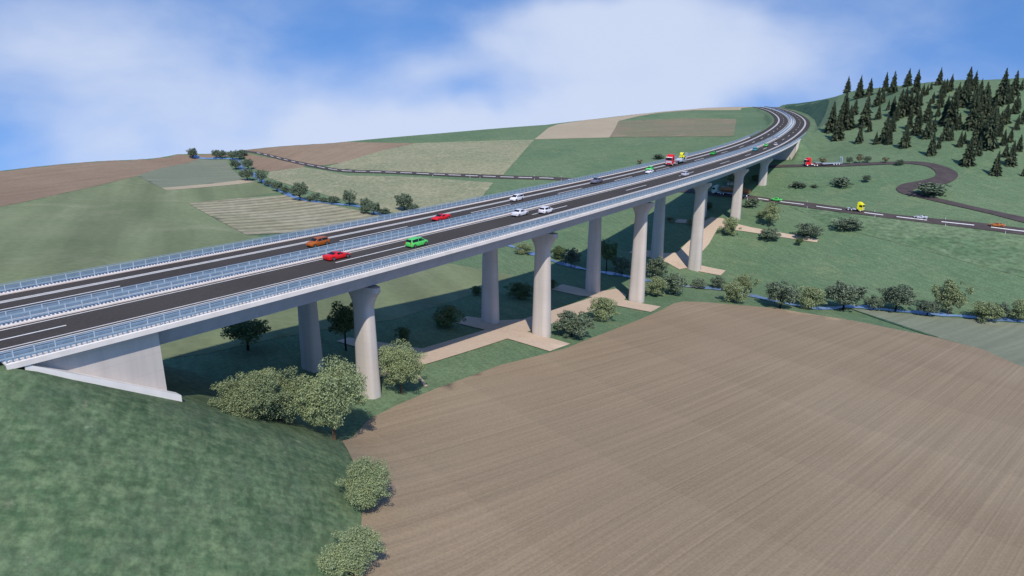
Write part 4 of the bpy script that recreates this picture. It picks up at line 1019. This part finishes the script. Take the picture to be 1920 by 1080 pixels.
# --- spruces on the hill
def spruce(name, seed, n_whorl=32):
    rng = np.random.default_rng(seed); t = thing(name, "", "spruce"); V = []; F = []
    for i in range(n_whorl):
        q = (i+.5)/n_whorl; z = .05+.93*q**.95; R = (.235*(1-q)**.85+.012)*(.82+.36*rng.random())
        nb = 13 if q < .7 else 8
        for j in range(nb):
            if rng.random() < .16: continue
            a = 2*math.pi*(j+rng.random()*.8)/nb; r = R*(.6+.62*rng.random()); dz = -.10*r/.235*(.5+rng.random())
            c, s = math.cos(a), math.sin(a); px, py = -s, c; wd = r*(.12+.09*rng.random())
            for tilt in (-1, 1):
                o = len(V); hz = tilt*.016
                V += [(c*.006, s*.006, z), (c*r*.55+px*wd, s*r*.55+py*wd, z+dz*.45+hz), (c*r, s*r, z+dz), (c*r*.55-px*wd, s*r*.55-py*wd, z+dz*.45-hz)]
                F.append((o, o+1, o+2, o+3))
            o = len(V)
            V += [(c*r*.15, s*r*.15, z+.004), (c*r*.6, s*r*.6, z+dz*.6+.02), (c*r*.95, s*r*.95, z+dz*.95-.012), (c*r*.5, s*r*.5, z+dz*.6-.03)]
            F.append((o, o+1, o+2, o+3))
    for a in (0, 1.57):
        o = len(V); V += [(.01*math.cos(a), .01*math.sin(a), .93), (0, 0, 1.04), (-.01*math.cos(a), -.01*math.sin(a), .93), (0, 0, .9)]; F.append((o, o+1, o+2, o+3))
    np_mesh("crown", np.array(V), np.array(F), M['needle'], t)
    mb = MB(); mb.tube([(0,0,-.06),(0,0,.4),(0,0,.95)], [.016,.011,.003], 6); mb.build("trunk", M['bark_dark'], t); return t
SP = [spruce("spruce_tree", 21), spruce("spruce_tree", 22), spruce("spruce_tree", 23)]
# (crop x of the tip, crop y of the tip, crop y of the foot) on the enlarged right-hand hill
SPR = [(470,72,170),(540,70,205),(603,85,190),(695,50,165),(740,45,178),(830,28,135),(880,35,165),(1018,22,124),(1187,18,160),(1225,42,158),(1383,30,240),(1460,42,190),(1508,90,155),
 (445,165,372),(480,245,388),(515,205,305),(375,225,405),(415,275,452),(575,180,372),(650,140,248),(655,240,328),(542,350,472),(603,332,403),(680,150,232),(715,212,274),(740,190,305),(780,150,315),(805,140,310),(840,150,292),(870,140,302),(885,258,418),(840,268,384),
 (920,118,192),(945,122,184),(970,105,152),(980,165,234),(945,208,344),(695,300,464),(735,298,404),(718,368,478),(640,402,478),(812,355,497),(945,300,442),(985,318,404),(1035,92,198),(1056,88,172),(1010,228,314),(1050,190,354),(1085,150,364),(1115,160,264),(1130,108,204),(1165,88,252),(1210,178,384),(1195,248,374),
 (1260,88,194),(1280,108,284),(1290,188,334),(1312,268,504),(1240,298,484),(1265,368,434),(1330,248,404),(1050,328,454),(1085,358,454),(970,398,544),(1015,420,504),(1140,398,494),(1165,398,474),(1185,432,604),(1250,428,544),(1350,250,384),(1380,278,374),(1410,228,354),(1440,378,464),(1400,388,484),(1470,178,294),(1490,198,264),
 (1512,258,354),(1492,418,518),(1442,455,604),(1412,468,554),(1352,515,662),(1518,298,344),(1520,598,668),(1180,60,200),(1150,120,230),(1225,120,260),(1245,150,300),(1300,130,250),(1340,200,310),(1100,230,330),(1225,200,300),(1020,150,260),(900,160,250),(1290,300,420),(1480,300,390),(1380,340,430),(1130,290,390),(760,240,340),(1440,130,230),(1420,110,200),(1085,60,160),(1330,330,450)]
def plant_spruces():
    items = []
    for x, yt, yb in SPR:
        u, vt, vb = 1440+x*S5, 120+yt*S5, 120+yb*S5
        items.append((u, vt, vb))
    sky = [i for i, (u, vt, vb) in enumerate(items) if vt < 187-(u-1500)*.105+8-14 and i < 13]
    rows = {'sky': [], 'upper': [], 'middle': [], 'lower': []}
    for i, (u, vt, vb) in enumerate(items):
        rows['sky' if i < 13 else 'upper' if vb < 206 else 'middle' if vb < 246 else 'lower'].append(i)
    text = {'sky': "tall spruce standing up against the sky on the hilltop", 'upper': "spruce in the upper rows of the hillside wood", 'middle': "spruce halfway up the hillside wood", 'lower': "spruce along the lower edge of the hillside wood"}
    rng = random.Random(3); used = [False]*3
    for r, idx in rows.items():
        idx.sort(key=lambda i: items[i][0]); n = len(idx)
        for q, i in enumerate(idx):
            u, vt, vb = items[i]; g = gp(u, vb); d = depth(g); h = (vb-vt)*d/F_PX
            side = "%s from the left" % ORD[q] if q < n/2 else "%s from the right" % ORD[n-1-q]
            if q == n-1: side = "rightmost"
            if q == 0: side = "leftmost"
            lab = "%s, %s" % (text[r], side); m = rng.randrange(3); wd = h*(.90+.24*rng.random())
            if not used[m]:
                used[m] = True; o = SP[m]; o.location = tuple(g); o.scale = (wd, wd, h); o['label'] = lab; o['group'] = "spruces on the hillside"
            else: o = dup(SP[m], lab, g, rng.random()*6.28, (wd, wd, h), "spruces on the hillside")
plant_spruces()
